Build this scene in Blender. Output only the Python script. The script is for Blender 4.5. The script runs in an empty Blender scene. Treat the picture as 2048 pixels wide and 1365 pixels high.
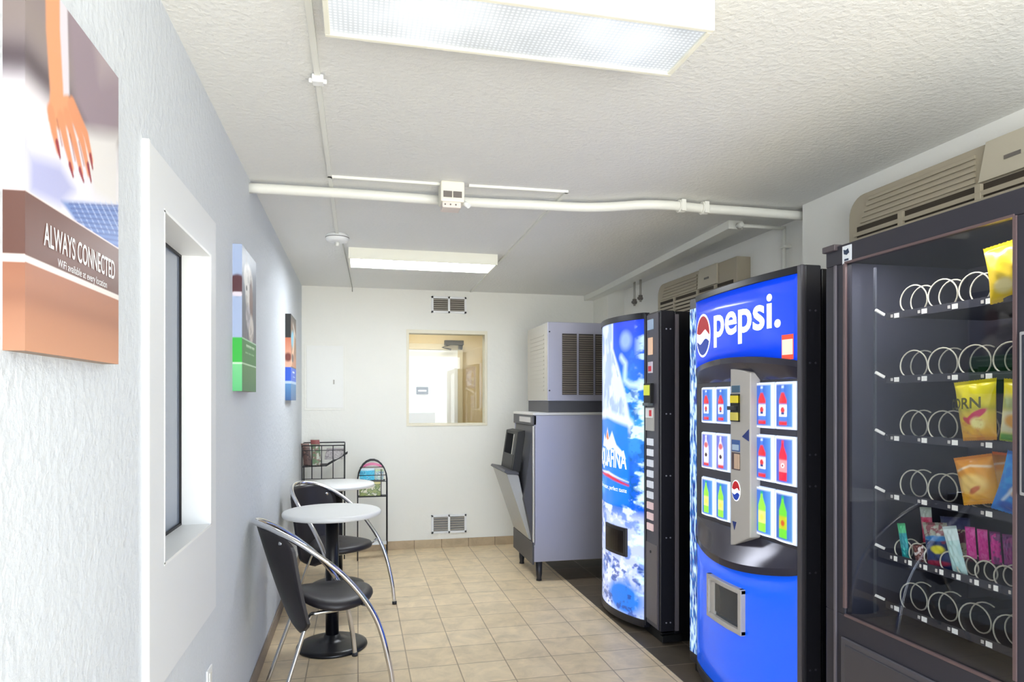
import bpy, bmesh, math, random
import numpy as np
from math import sin, cos, tan, atan, pi, sqrt, radians
from mathutils import Vector, Matrix
random.seed(4)
SC = bpy.context.scene
COL = SC.collection

# ------------------------------------------------------------------ camera, world, exposure
CH = 1.38                       # eye height
FPX = 1340.0                    # focal length in pixels of the 2048 px wide frame
YAW = atan(308 / FPX)
cam = bpy.data.objects.new('camera', bpy.data.cameras.new('camera'))
COL.objects.link(cam)
cam.location = (0, 0, CH)
cam.rotation_euler = (radians(90), 0, -YAW)
cam.data.sensor_width = 36
cam.data.lens = FPX / 2048 * 36
cam.data.shift_y = (800 - 682.5) / 2048
cam.data.clip_start = 0.02
SC.camera = cam
SC.view_settings.view_transform = 'Standard'
SC.view_settings.look = 'None'
SC.view_settings.exposure = 0.35
SC.view_settings.gamma = 1
SC.view_settings.use_curve_mapping = False

WORLD = 6.2
world = bpy.data.worlds.new('daylight')
SC.world = world
world.use_nodes = True
_n = world.node_tree.nodes; _l = world.node_tree.links
wb = _n['Background']
# overcast sky above, brighter ground half added below to lift the ceiling
_tc = _n.new('ShaderNodeTexCoord'); _sp = _n.new('ShaderNodeSeparateXYZ'); _mr = _n.new('ShaderNodeMapRange'); _mx = _n.new('ShaderNodeMix'); _mx.data_type = 'RGBA'
_mr.inputs[1].default_value = -0.15; _mr.inputs[2].default_value = 0.15
_l.new(_tc.outputs['Generated'], _sp.inputs[0]); _l.new(_sp.outputs[2], _mr.inputs[0]); _l.new(_mr.outputs[0], _mx.inputs[0])
_mx.inputs[6].default_value = (1.60, 1.60, 1.54, 1)
_mx.inputs[7].default_value = (0.54, 0.68, 0.90, 1)
_l.new(_mx.outputs[2], wb.inputs[0])
wb.inputs[1].default_value = WORLD

def area_light(name, loc, rot, sx, sy, power, color=(1, 1, 1)):
    l = bpy.data.lights.new(name, 'AREA')
    l.shape = 'RECTANGLE'; l.size = sx; l.size_y = sy
    l.energy = power; l.color = color
    o = bpy.data.objects.new(name, l); COL.objects.link(o)
    o.location = loc; o.rotation_euler = rot
    return o
# sampling portal in the open front behind the viewer (adds no light of its own)
_p = area_light('front_portal', (0.925, -1.69, 1.15), (radians(90), 0, 0), 2.45, 2.3, 1)
_p.data.cycles.is_portal = True
# added lamp out of view, brightens the door behind the back window
area_light('added_corridor_light', (0.7, 6.9, 2.34), (0, 0, 0), 0.9, 0.25, 4.5, (1.0, 0.94, 0.82))

LAMP_POWER = 11.0               # emission of the fluorescent lenses

# ------------------------------------------------------------------ view geometry helpers
S_, C_ = sin(YAW), cos(YAW)
def ray(px, py):
    u = (px - 1024) / FPX; v = (800 - py) / FPX
    return (S_ + u * C_, C_ - u * S_, v)
def onx(px, py, x):
    r = ray(px, py); t = x / r[0]; return (x, r[1] * t, CH + r[2] * t)
def ony(px, py, y):
    r = ray(px, py); t = y / r[1]; return (r[0] * t, y, CH + r[2] * t)
def onz(px, py, z):
    r = ray(px, py); t = (z - CH) / r[2]; return (r[0] * t, r[1] * t, z)

# ------------------------------------------------------------------ materials
def lin(c):
    c = np.asarray(c, float)
    return np.where(c <= 0.04045, c / 12.92, ((c + 0.055) / 1.055) ** 2.4)
MATS = {}
def mat(name, rgb, rough=0.5, metal=0.0, emit=0.0, coat=0.0, bump=None, var=None, spec=0.5):
    if name in MATS: return MATS[name]
    m = bpy.data.materials.new(name); m.use_nodes = True
    nt = m.node_tree; b = nt.nodes['Principled BSDF']
    c = tuple(lin(np.array(rgb) / 255.0)) + (1,)
    b.inputs['Base Color'].default_value = c
    b.inputs['Roughness'].default_value = rough
    b.inputs['Metallic'].default_value = metal
    b.inputs['Coat Weight'].default_value = coat
    b.inputs['Specular IOR Level'].default_value = spec
    if emit:
        b.inputs['Emission Color'].default_value = c
        b.inputs['Emission Strength'].default_value = emit
    if bump or var:
        tc = nt.nodes.new('ShaderNodeTexCoord')
    if bump:
        n = nt.nodes.new('ShaderNodeTexNoise'); n.inputs['Scale'].default_value = bump[0]
        n.inputs['Detail'].default_value = 3
        bp = nt.nodes.new('ShaderNodeBump'); bp.inputs['Strength'].default_value = bump[1]
        bp.inputs['Distance'].default_value = bump[2]
        nt.links.new(tc.outputs['Object'], n.inputs['Vector'])
        nt.links.new(n.outputs[0], bp.inputs['Height'])
        nt.links.new(bp.outputs[0], b.inputs['Normal'])
    if var:
        n2 = nt.nodes.new('ShaderNodeTexNoise'); n2.inputs['Scale'].default_value = var[0]
        n2.inputs['Detail'].default_value = 4
        mx = nt.nodes.new('ShaderNodeMix'); mx.data_type = 'RGBA'
        mx.inputs[6].default_value = c
        mx.inputs[7].default_value = tuple(lin(np.array(var[1]) / 255.0)) + (1,)
        nt.links.new(tc.outputs['Object'], n2.inputs['Vector'])
        nt.links.new(n2.outputs[0], mx.inputs[0])
        nt.links.new(mx.outputs[2], b.inputs['Base Color'])
    MATS[name] = m
    return m

def plaster(name, rgb, scale, strength, dist, rgb2=None):
    """painted, textured plaster: two scales of relief"""
    m = bpy.data.materials.new(name); m.use_nodes = True
    nt = m.node_tree; N = nt.nodes.new; L = nt.links.new
    b = nt.nodes['Principled BSDF']
    c = tuple(lin(np.array(rgb) / 255.0)) + (1,)
    c2 = tuple(lin(np.array(rgb2 or rgb) / 255.0)) + (1,)
    b.inputs['Roughness'].default_value = 0.75
    geo = N('ShaderNodeNewGeometry')
    n = N('ShaderNodeTexNoise'); n.inputs['Scale'].default_value = scale; n.inputs['Detail'].default_value = 4
    n.inputs['Roughness'].default_value = 0.62
    v = N('ShaderNodeTexVoronoi'); v.inputs['Scale'].default_value = scale * 0.55
    ad = N('ShaderNodeMath'); ad.operation = 'MULTIPLY_ADD'; ad.inputs[1].default_value = 0.5
    bp = N('ShaderNodeBump'); bp.inputs['Strength'].default_value = strength; bp.inputs['Distance'].default_value = dist
    L(geo.outputs['Position'], n.inputs['Vector']); L(geo.outputs['Position'], v.inputs['Vector'])
    L(v.outputs['Distance'], ad.inputs[0]); L(n.outputs[0], ad.inputs[2])
    L(ad.outputs[0], bp.inputs['Height']); L(bp.outputs[0], b.inputs['Normal'])
    mx = N('ShaderNodeMix'); mx.data_type = 'RGBA'; mx.inputs[6].default_value = c; mx.inputs[7].default_value = c2
    n3 = N('ShaderNodeTexNoise'); n3.inputs['Scale'].default_value = 1.6; n3.inputs['Detail'].default_value = 3
    L(geo.outputs['Position'], n3.inputs['Vector']); L(n3.outputs[0], mx.inputs[0])
    L(mx.outputs[2], b.inputs['Base Color'])
    return m

def tiles(name, ca, cb, cg, rough, offx, offy, size=0.2535, mortar=0.0035):
    m = bpy.data.materials.new(name); m.use_nodes = True
    nt = m.node_tree; N = nt.nodes.new; L = nt.links.new
    b = nt.nodes['Principled BSDF']; b.inputs['Roughness'].default_value = rough
    b.inputs['Specular IOR Level'].default_value = 0.35
    geo = N('ShaderNodeNewGeometry'); mp = N('ShaderNodeMapping')
    mp.inputs['Location'].default_value = (offx, offy, 0)
    L(geo.outputs['Position'], mp.inputs['Vector'])
    br = N('ShaderNodeTexBrick'); br.offset = 0; br.squash = 1
    br.inputs['Scale'].default_value = 1; br.inputs['Brick Width'].default_value = size
    br.inputs['Row Height'].default_value = size; br.inputs['Mortar Size'].default_value = mortar
    br.inputs['Mortar Smooth'].default_value = 0.3; br.inputs['Bias'].default_value = 0
    def l4(c): return tuple(lin(np.array(c) / 255.0)) + (1,)
    br.inputs['Color1'].default_value = l4(ca); br.inputs['Color2'].default_value = l4(cb)
    br.inputs['Mortar'].default_value = l4(cg)
    L(mp.outputs[0], br.inputs['Vector'])
    n = N('ShaderNodeTexNoise'); n.inputs['Scale'].default_value = 7; n.inputs['Detail'].default_value = 6
    n.inputs['Roughness'].default_value = 0.65; n.inputs['Distortion'].default_value = 0.6
    L(geo.outputs['Position'], n.inputs['Vector'])
    rp = N('ShaderNodeMapRange'); rp.inputs[1].default_value = 0.3; rp.inputs[2].default_value = 0.7
    rp.inputs[3].default_value = 0.80; rp.inputs[4].default_value = 1.12
    L(n.outputs[0], rp.inputs[0])
    mx = N('ShaderNodeVectorMath'); mx.operation = 'SCALE'
    L(br.outputs['Color'], mx.inputs[0]); L(rp.outputs[0], mx.inputs['Scale'])
    L(mx.outputs[0], b.inputs['Base Color'])
    bp = N('ShaderNodeBump'); bp.inputs['Strength'].default_value = 0.5; bp.inputs['Distance'].default_value = 0.003
    iv = N('ShaderNodeMath'); iv.operation = 'SUBTRACT'; iv.inputs[0].default_value = 1
    L(br.outputs['Fac'], iv.inputs[1]); L(iv.outputs[0], bp.inputs['Height']); L(bp.outputs[0], b.inputs['Normal'])
    return m

def printed(name, emit=0.0, rough=0.35, coat=0.0):
    """colour printed on the surface (stored per vertex)"""
    if name in MATS: return MATS[name]
    m = bpy.data.materials.new(name); m.use_nodes = True
    nt = m.node_tree; b = nt.nodes['Principled BSDF']
    a = nt.nodes.new('ShaderNodeAttribute'); a.attribute_name = 'Col'
    nt.links.new(a.outputs['Color'], b.inputs['Base Color'])
    if emit:
        nt.links.new(a.outputs['Color'], b.inputs['Emission Color'])
        b.inputs['Emission Strength'].default_value = emit
    b.inputs['Roughness'].default_value = rough; b.inputs['Coat Weight'].default_value = coat
    MATS[name] = m
    return m

def glass_mat(name, tint, ior=1.45, rough=0.0):
    m = bpy.data.materials.new(name); m.use_nodes = True
    nt = m.node_tree; nt.nodes.clear(); N = nt.nodes.new; L = nt.links.new
    out = N('ShaderNodeOutputMaterial'); mix = N('ShaderNodeMixShader'); fr = N('ShaderNodeLayerWeight'); pw = N('ShaderNodeMath'); pw.operation = 'POWER'; pw.inputs[1].default_value = 5; ma = N('ShaderNodeMath'); ma.operation = 'MULTIPLY_ADD'; ma.inputs[2].default_value = ((ior - 1) / (ior + 1)) ** 2; ma.inputs[1].default_value = 1 - ((ior - 1) / (ior + 1)) ** 2
    tr = N('ShaderNodeBsdfTransparent'); gl = N('ShaderNodeBsdfGlossy')
    tr.inputs[0].default_value = tuple(tint) + (1,)
    gl.inputs['Roughness'].default_value = rough
    L(fr.outputs['Facing'], pw.inputs[0]); L(pw.outputs[0], ma.inputs[0]); L(ma.outputs[0], mix.inputs[0]); L(tr.outputs[0], mix.inputs[1]); L(gl.outputs[0], mix.inputs[2])
    L(mix.outputs[0], out.inputs[0])
    return m

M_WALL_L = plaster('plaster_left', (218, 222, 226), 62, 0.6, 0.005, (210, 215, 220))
M_WALL_B = plaster('plaster_back', (244, 243, 234), 26, 0.45, 0.006, (240, 239, 230))
M_WALL_R = plaster('plaster_right', (248, 247, 241), 30, 0.15, 0.004)
M_CEIL = plaster('plaster_ceiling', (240, 240, 236), 80, 0.55, 0.005, (233, 233, 230))
M_FLOOR = tiles('beige_tiles', (234, 212, 176), (226, 203, 166), (176, 154, 124), 0.33, 0.0, -4.48 + 0.2535 * 18)
M_BASE = tiles('beige_base_tiles', (196, 176, 144), (188, 166, 135), (140, 122, 98), 0.4, 0.0, -4.48 + 0.2535 * 18)
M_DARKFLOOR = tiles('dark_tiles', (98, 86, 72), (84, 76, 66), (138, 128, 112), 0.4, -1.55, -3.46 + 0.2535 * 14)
M_WHITE = mat('white_trim', (240, 241, 240), 0.4)
M_WHITEPAINT = mat('white_paint', (236, 236, 228), 0.45)
M_CHROME = mat('chrome', (225, 225, 228), 0.08, 1.0)
M_STEELROD = mat('satin_steel', (205, 205, 205), 0.25, 1.0)
M_BLACKPAD = mat('black_vinyl', (34, 30, 34), 0.42, bump=(180, 0.08, 0.001))
M_BLACKMET = mat('black_enamel', (16, 16, 20), 0.3)
M_BLACKWIRE = mat('black_wire', (30, 30, 34), 0.4)
M_LAM = mat('white_laminate', (235, 235, 232), 0.3)
M_SNACK = mat('charcoal_metal', (50, 49, 58), 0.42, spec=0.3)
M_SNACKIN = mat('charcoal_liner', (78, 78, 94), 0.6)
M_BLACKSIDE = mat('black_cabinet', (14, 14, 20), 0.28)
M_GREYPL = mat('grey_plastic', (188, 184, 180), 0.45)
M_DKPL = mat('dark_plastic', (40, 40, 46), 0.35)
M_STEEL = mat('brushed_steel', (172, 172, 188), 0.42, 0.35)
M_STEEL_L = mat('pale_steel', (176, 172, 162), 0.42, 0.2)
M_DKGREY = mat('dark_grey_plastic', (70, 70, 76), 0.45)
M_VENTGREY = mat('vent_grey', (112, 106, 100), 0.5)
M_AC = mat('aged_beige_plastic', (176, 166, 145), 0.5)
M_ACDK = mat('slot_dark', (60, 52, 42), 0.8)
M_TAG = mat('tag_white', (250, 246, 238), 0.5, emit=0.25)
M_SPIRAL = mat('cream_coil', (232, 224, 204), 0.35, 0.1)
M_BLUELIT = mat('backlit_blue', (22, 92, 240), 0.22, emit=0.48, coat=0.3)
M_HEADLIT = mat('backlit_header_blue', (10, 66, 226), 0.25, emit=0.62, coat=0.3)
M_WHITELIT = mat('backlit_white', (250, 252, 255), 0.3, emit=0.6)
M_RED = mat('red_print', (204, 22, 38), 0.4, emit=0.12)
M_NAVY = mat('navy_print', (22, 50, 130), 0.4)
M_YELLOW = mat('yellow_print', (226, 206, 40), 0.4, emit=0.15)
M_SHEET = mat('white_sheet', (245, 245, 245), 0.5)
M_BLACK = mat('black', (8, 8, 10), 0.5)
M_PRINT = printed('printed', 0.0, 0.38)
M_PRINTLIT = printed('printed_backlit', 0.55, 0.25, 0.3)
M_PRINTGLOSS = printed('printed_gloss', 0.06, 0.28)
M_GLASS = glass_mat('clear_glass', (0.93, 0.95, 0.95), 1.5)
M_GLASS2 = glass_mat('smoky_glass', (0.86, 0.88, 0.90), 1.62)

# ------------------------------------------------------------------ object building
ROOTLOC = {}
def tag(o, label=None, cat=None, group=None, kind=None):
    if label: o['label'] = label
    if cat: o['category'] = cat
    if group: o['group'] = group
    if kind: o['kind'] = kind
    return o
def thing(name, label, cat, loc, group=None):
    o = bpy.data.objects.new(name, None); COL.objects.link(o)
    o.location = loc; o.empty_display_size = 0.1
    ROOTLOC[o.name] = Vector(loc)
    return tag(o, label, cat, group)

def catmull(pts, n=8):
    P = [Vector(p) for p in pts]
    if len(P) < 3: return P
    Q = [P[0] * 2 - P[1]] + P + [P[-1] * 2 - P[-2]]
    out = []
    for i in range(1, len(Q) - 2):
        a, b, c, d = Q[i - 1], Q[i], Q[i + 1], Q[i + 2]
        for k in range(n):
            t = k / n
            out.append(0.5 * ((2 * b) + (c - a) * t + (2 * a - 5 * b + 4 * c - d) * t * t + (3 * b - a - 3 * c + d) * t ** 3))
    out.append(P[-1])
    return out

class MB:
    def __init__(s): s.v = []; s.f = []; s.m = []; s.sm = []; s.cur = 0; s.col = None
    def mi(s, i): s.cur = i; return s
    def add(s, vs, fs, smooth=False):
        o = len(s.v); s.v += [tuple(v) for v in vs]
        for f in fs:
            s.f.append([i + o for i in f]); s.m.append(s.cur); s.sm.append(smooth)
        return s
    def box(s, x0, x1, y0, y1, z0, z1, rot=None, piv=None):
        x0, x1 = sorted((x0, x1)); y0, y1 = sorted((y0, y1)); z0, z1 = sorted((z0, z1))
        vs = [Vector((x, y, z)) for x in (x0, x1) for y in (y0, y1) for z in (z0, z1)]
        if rot is not None:
            pv = Vector(piv) if piv else Vector(((x0 + x1) / 2, (y0 + y1) / 2, (z0 + z1) / 2))
            vs = [pv + rot @ (v - pv) for v in vs]
        return s.add(vs, [(0, 1, 3, 2), (4, 6, 7, 5), (0, 4, 5, 1), (2, 3, 7, 6), (0, 2, 6, 4), (1, 5, 7, 3)])
    def prism(s, poly, axis, a, b):
        """poly: 2D outline; axis 'x','y','z' extruded a..b"""
        def mk(p, t):
            return {'x': (t, p[0], p[1]), 'y': (p[0], t, p[1]), 'z': (p[0], p[1], t)}[axis]
        n = len(poly)
        vs = [mk(p, a) for p in poly] + [mk(p, b) for p in poly]
        fs = [tuple(range(n))[::-1], tuple(range(n, 2 * n))] + [(i, (i + 1) % n, n + (i + 1) % n, n + i) for i in range(n)]
        return s.add(vs, fs)
    def tube(s, pts, r, n=10, closed=False, cap=True):
        P = [Vector(p) for p in pts]; N = len(P)
        rr = r if isinstance(r, (list, tuple)) else [r] * N
        up = None; rings = []
        for i in range(N):
            if closed: t = P[(i + 1) % N] - P[i - 1]
            else: t = P[min(i + 1, N - 1)] - P[max(i - 1, 0)]
            if t.length < 1e-9: t = Vector((0, 0, 1))
            t.normalize()
            if up is None:
                up = Vector((0, 0, 1)) if abs(t.z) < 0.9 else Vector((1, 0, 0))
            a = up - t * up.dot(t)
            if a.length < 1e-6: a = Vector((0, 1, 0)) - t * t.y
            a.normalize(); up = a; b = t.cross(a)
            rings.append([P[i] + (a * cos(2 * pi * k / n) + b * sin(2 * pi * k / n)) * rr[i] for k in range(n)])
        vs = [v for R in rings for v in R]; fs = []
        for i in range(N if closed else N - 1):
            j = (i + 1) % N
            for k in range(n):
                k2 = (k + 1) % n
                fs.append((i * n + k, i * n + k2, j * n + k2, j * n + k))
        s.add(vs, fs, True)
        if cap and not closed:
            o = len(s.v) - N * n
            s.f.append([o + k for k in range(n)][::-1]); s.m.append(s.cur); s.sm.append(False)
            s.f.append([o + (N - 1) * n + k for k in range(n)]); s.m.append(s.cur); s.sm.append(False)
        return s
    def lathe(s, cx, cy, prof, n=40, smooth=True):
        """prof: list of (radius, z)"""
        vs = []; fs = []
        for r, z in prof:
            for k in range(n):
                a = 2 * pi * k / n; vs.append((cx + r * cos(a), cy + r * sin(a), z))
        for i in range(len(prof) - 1):
            for k in range(n):
                k2 = (k + 1) % n
                fs.append((i * n + k, i * n + k2, (i + 1) * n + k2, (i + 1) * n + k))
        s.add(vs, fs, smooth)
        o = len(s.v) - len(prof) * n
        if prof[0][0] > 1e-6: s.f.append([o + k for k in range(n)][::-1]); s.m.append(s.cur); s.sm.append(False)
        if prof[-1][0] > 1e-6: s.f.append([o + (len(prof) - 1) * n + k for k in range(n)]); s.m.append(s.cur); s.sm.append(False)
        return s
    def disc(s, c, nrm, r, h, n=16):
        nrm = Vector(nrm).normalized(); c = Vector(c)
        return s.tube([c, c + nrm * h], r, n)
    def sheet(s, fn, nu, nv, thick=None, smooth=True):
        """grid surface; thick = vector function offset for a closed slab"""
        top = [Vector(fn(i / nu, j / nv)) for j in range(nv + 1) for i in range(nu + 1)]
        W = nu + 1
        fs = [(j * W + i, j * W + i + 1, (j + 1) * W + i + 1, (j + 1) * W + i) for j in range(nv) for i in range(nu)]
        if thick is None: return s.add(top, fs, smooth)
        tv = Vector(thick); bot = [v + tv for v in top]; n = len(top)
        fs2 = [tuple(n + k for k in reversed(f)) for f in fs]
        edge = [i for i in range(W)] + [j * W + nu for j in range(1, nv + 1)] + [nv * W + i for i in range(nu - 1, -1, -1)] + [j * W for j in range(nv - 1, 0, -1)]
        side = [(edge[k], n + edge[k], n + edge[(k + 1) % len(edge)], edge[(k + 1) % len(edge)]) for k in range(len(edge))]
        o = len(s.v)
        s.add(top + bot, fs + fs2, smooth)
        for f in side: s.f.append([i + o for i in f]); s.m.append(s.cur); s.sm.append(False)
        return s
    def build(s, name, mats, parent=None, bevel=0, label=None, local=False, colors=None, origin=None):
        if not isinstance(mats, (list, tuple)): mats = [mats]
        if parent is None and not local:
            a = np.array(s.v)
            off = Vector(origin) if origin else Vector(((a[:, 0].min() + a[:, 0].max()) / 2, (a[:, 1].min() + a[:, 1].max()) / 2, a[:, 2].min()))
        elif local: off = Vector((0, 0, 0))
        else: off = ROOTLOC[parent.name]
        me = bpy.data.meshes.new(name)
        me.from_pydata([(v[0] - off.x, v[1] - off.y, v[2] - off.z) for v in s.v], [], s.f)
        for m in mats: me.materials.append(m)
        me.polygons.foreach_set('material_index', s.m); me.polygons.foreach_set('use_smooth', s.sm)
        me.update()
        bm = bmesh.new(); bm.from_mesh(me); bmesh.ops.recalc_face_normals(bm, faces=bm.faces[:]); bm.to_mesh(me); bm.free()
        if colors is not None:
            ca = me.color_attributes.new('Col', 'FLOAT_COLOR', 'POINT')
            ca.data.foreach_set('color', np.asarray(colors, dtype=np.float32).ravel())
        o = bpy.data.objects.new(name, me); COL.objects.link(o)
        if parent is None:
            o.location = off; ROOTLOC[o.name] = off
        else:
            o.parent = parent; ROOTLOC[o.name] = off
        if bevel:
            b = o.modifiers.new('bevel', 'BEVEL'); b.width = bevel; b.segments = 2; b.limit_method = 'ANGLE'; b.angle_limit = radians(40)
        if label: o['label'] = label
        return o
def struct(name, mb, m, bevel=0):
    o = mb.build(name, m, None, bevel); o['kind'] = 'structure'; return o

# ---- painting of printed pictures: colour layers evaluated on a grid of (u, v) in 0..1
def hexc(*c): return lin(np.array(c, float) / 255.0)
class Paint:
    def __init__(s, nu, nv, asp=1.0):
        u, v = np.meshgrid(np.linspace(0, 1, nu + 1), np.linspace(0, 1, nv + 1)); s.u = u; s.v = v; s.asp = asp
        s.c = np.ones(u.shape + (3,)) * 0.8; s.nu = nu; s.nv = nv
    def lay(s, mask, rgb):
        mask = np.clip(mask, 0, 1)[..., None]
        c = rgb if isinstance(rgb, np.ndarray) and rgb.ndim == 3 else hexc(*rgb)
        s.c = s.c * (1 - mask) + c * mask; return s
    def fill(s, rgb): s.c[:] = hexc(*rgb); return s
    def vgrad(s, v0, c0, v1, c1, mask=None):
        t = np.clip((s.v - v0) / (v1 - v0), 0, 1)[..., None]
        g = hexc(*c0) * (1 - t) + hexc(*c1) * t
        m = ((s.v >= v0) & (s.v <= v1)).astype(float) if mask is None else mask
        return s.lay(m, g)
    def poly(s, pts, rgb, soft=0.004):
        """filled polygon with a soft edge"""
        x, y = s.u * s.asp, s.v; P = [(p[0] * s.asp, p[1]) for p in pts]; n = len(P)
        ins = np.zeros(x.shape, bool); d = np.full(x.shape, 1e9)
        for i in range(n):
            (x0, y0), (x1, y1) = P[i], P[(i + 1) % n]
            c = ((y0 > y) != (y1 > y)) & (x < (x1 - x0) * (y - y0) / ((y1 - y0) or 1e-12) + x0); ins ^= c
            L2 = (x1 - x0) ** 2 + (y1 - y0) ** 2 or 1e-12
            t = np.clip(((x - x0) * (x1 - x0) + (y - y0) * (y1 - y0)) / L2, 0, 1)
            d = np.minimum(d, np.hypot(x - x0 - t * (x1 - x0), y - y0 - t * (y1 - y0)))
        return s.lay(np.clip(0.5 + np.where(ins, d, -d) / (2 * soft), 0, 1), rgb)
    def line(s, pts, w, rgb, soft=0.003):
        x, y = s.u * s.asp, s.v; d = np.full(x.shape, 1e9)
        ws = w if isinstance(w, (list, tuple)) else [w] * len(pts)
        for i in range(len(pts) - 1):
            x0, y0 = pts[i][0] * s.asp, pts[i][1]; x1, y1 = pts[i + 1][0] * s.asp, pts[i + 1][1]
            L2 = (x1 - x0) ** 2 + (y1 - y0) ** 2 or 1e-12
            t = np.clip(((x - x0) * (x1 - x0) + (y - y0) * (y1 - y0)) / L2, 0, 1)
            d = np.minimum(d, np.hypot(x - x0 - t * (x1 - x0), y - y0 - t * (y1 - y0)) - (ws[i] * (1 - t) + ws[i + 1] * t))
        return s.lay(0.5 - d / (2 * soft), rgb)
    def ell(s, cx, cy, rx, ry, rgb, soft=0.1, ang=0):
        dx = (s.u - cx) * s.asp; dy = s.v - cy
        a, b = dx * cos(ang) + dy * sin(ang), -dx * sin(ang) + dy * cos(ang)
        return s.lay((1 - np.hypot(a / rx, b / ry)) / soft + 0.5, rgb)
    def noise(s, scale, seed=0, oct=4, stretch=(1, 1)):
        rs = np.random.RandomState(seed); out = np.zeros(s.u.shape); amp = 1; tot = 0; k = scale
        for o in range(oct):
            gx, gy = int(k * s.asp * stretch[0]) + 2, int(k * stretch[1]) + 2
            g = rs.rand(gy + 1, gx + 1)
            X = s.u * (gx - 1); Y = s.v * (gy - 1); i = X.astype(int); j = Y.astype(int); fx = X - i; fy = Y - j
            fx = fx * fx * (3 - 2 * fx); fy = fy * fy * (3 - 2 * fy)
            out += amp * ((g[j, i] * (1 - fx) + g[j, i + 1] * fx) * (1 - fy) + (g[j + 1, i] * (1 - fx) + g[j + 1, i + 1] * fx) * fy)
            tot += amp; amp *= 0.55; k *= 2
        return out / tot
def painted(name, paint, fn, parent, m, thick=None, label=None, local=False):
    mb = MB(); mb.sheet(fn, paint.nu, paint.nv, thick)
    c = np.concatenate([paint.c, np.ones(paint.c.shape[:2] + (1,))], 2).reshape(-1, 4)
    if thick is not None: c = np.concatenate([c, c])
    return mb.build(name, m, parent, colors=c, label=label, local=local)

def lettering(name, s, fn, w, h, m, parent, offset=0.0, label=None, bold=0.0, shear=0.0, maxw=None, sub=False):
    """text as flat mesh; fitted to w x h and placed by fn(a, b) -> point"""
    cu = bpy.data.curves.new('t', 'FONT'); cu.body = s; cu.size = 1; cu.offset = bold; cu.resolution_u = 4
    to = bpy.data.objects.new('t', cu); COL.objects.link(to)
    dg = bpy.context.evaluated_depsgraph_get(); dg.update()
    me = bpy.data.meshes.new_from_object(to.evaluated_get(dg)); bpy.data.objects.remove(to)
    bm = bmesh.new(); bm.from_mesh(me); bmesh.ops.triangulate(bm, faces=bm.faces[:])
    if sub: bmesh.ops.subdivide_edges(bm, edges=[e for e in bm.edges if e.calc_length() > 0.15], cuts=2, use_grid_fill=False)
    bmesh.ops.triangulate(bm, faces=bm.faces[:])
    xs = [v.co.x for v in bm.verts]; ys = [v.co.y for v in bm.verts]
    x0, x1, y0, y1 = min(xs), max(xs), min(ys), max(ys)
    mb = MB(); vs = [fn((v.co.x - x0) / (x1 - x0) * w, (v.co.y - y0) / (y1 - y0) * h) for v in bm.verts]
    mb.add(vs, [[v.index for v in f.verts] for f in bm.faces]); bm.free(); bpy.data.meshes.remove(me)
    return mb.build(name, m, parent, label=label)

# ================================================================== ROOM
WL, WR1, WR2, YB, ZC, YF = -0.49, 2.27, 2.42, 6.25, 2.40, -1.7
YSTEP = 3.08
mb = MB(); mb.box(WL - 0.15, 1.55, YF, YB + 0.1, -0.1, 0); struct('floor', mb, M_FLOOR)
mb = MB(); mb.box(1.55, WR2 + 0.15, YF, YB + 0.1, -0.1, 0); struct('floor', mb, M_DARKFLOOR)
mb = MB(); mb.box(WL - 0.15, WR2 + 0.15, YF, YB + 0.1, ZC, ZC + 0.1); struct('ceiling', mb, M_CEIL)
# left wall with the recessed window opening
OY0, OY1, OZ0, OZ1 = 1.844, 2.39, 0.965, 1.858
mb = MB(); T = WL - 0.15
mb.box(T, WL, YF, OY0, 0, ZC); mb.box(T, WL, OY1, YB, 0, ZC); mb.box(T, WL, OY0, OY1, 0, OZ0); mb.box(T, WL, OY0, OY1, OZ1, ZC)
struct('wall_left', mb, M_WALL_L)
# smooth board round the window
mb = MB(); FX = -0.4755
mb.box(WL, FX, 1.72, OY0, 0.67, 1.985); mb.box(WL, FX, OY1, 2.47, 0.67, 1.985)
mb.box(WL, FX, OY0, OY1, 0.67, OZ0); mb.box(WL, FX, OY0, OY1, OZ1, 1.985)
struct('trim_1', mb, mat('smooth_board', (226, 228, 230), 0.55))
mb = MB(); mb.box(WL - 0.005, FX + 0.001, 1.712, 1.722, 0.0, 1.99); struct('trim_2', mb, M_WHITE, 0.002)
# reveal lining
mb = MB(); RX = -0.572
mb.box(RX, FX + 0.001, OY1 - 0.004, OY1 + 0.004, OZ0, OZ1); mb.box(RX, FX + 0.001, OY0 - 0.004, OY0 + 0.004, OZ0, OZ1)
mb.box(RX, FX + 0.001, OY0 - 0.004, OY1 + 0.004, OZ0 - 0.004, OZ0 + 0.004); mb.box(RX, FX + 0.001, OY0 - 0.004, OY1 + 0.004, OZ1 - 0.004, OZ1 + 0.004)
struct('trim_3', mb, M_WHITE)
mb = MB(); mb.box(-0.58, -0.570, OY0, OY1, OZ0, OZ1)
w = struct('window_1', mb, mat('dark_window_glass', (122, 132, 148), 0.12))
ROOTLOC[w.name] = Vector(w.location)
mb = MB()
for a in ((OY0, OY0 + 0.012, OZ0, OZ1), (OY1 - 0.012, OY1, OZ0, OZ1), (OY0, OY1, OZ0, OZ0 + 0.012), (OY0, OY1, OZ1 - 0.012, OZ1)):
    mb.box(-0.572, -0.564, *a)
mb.build('window_gasket', M_BLACK, w)

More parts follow.
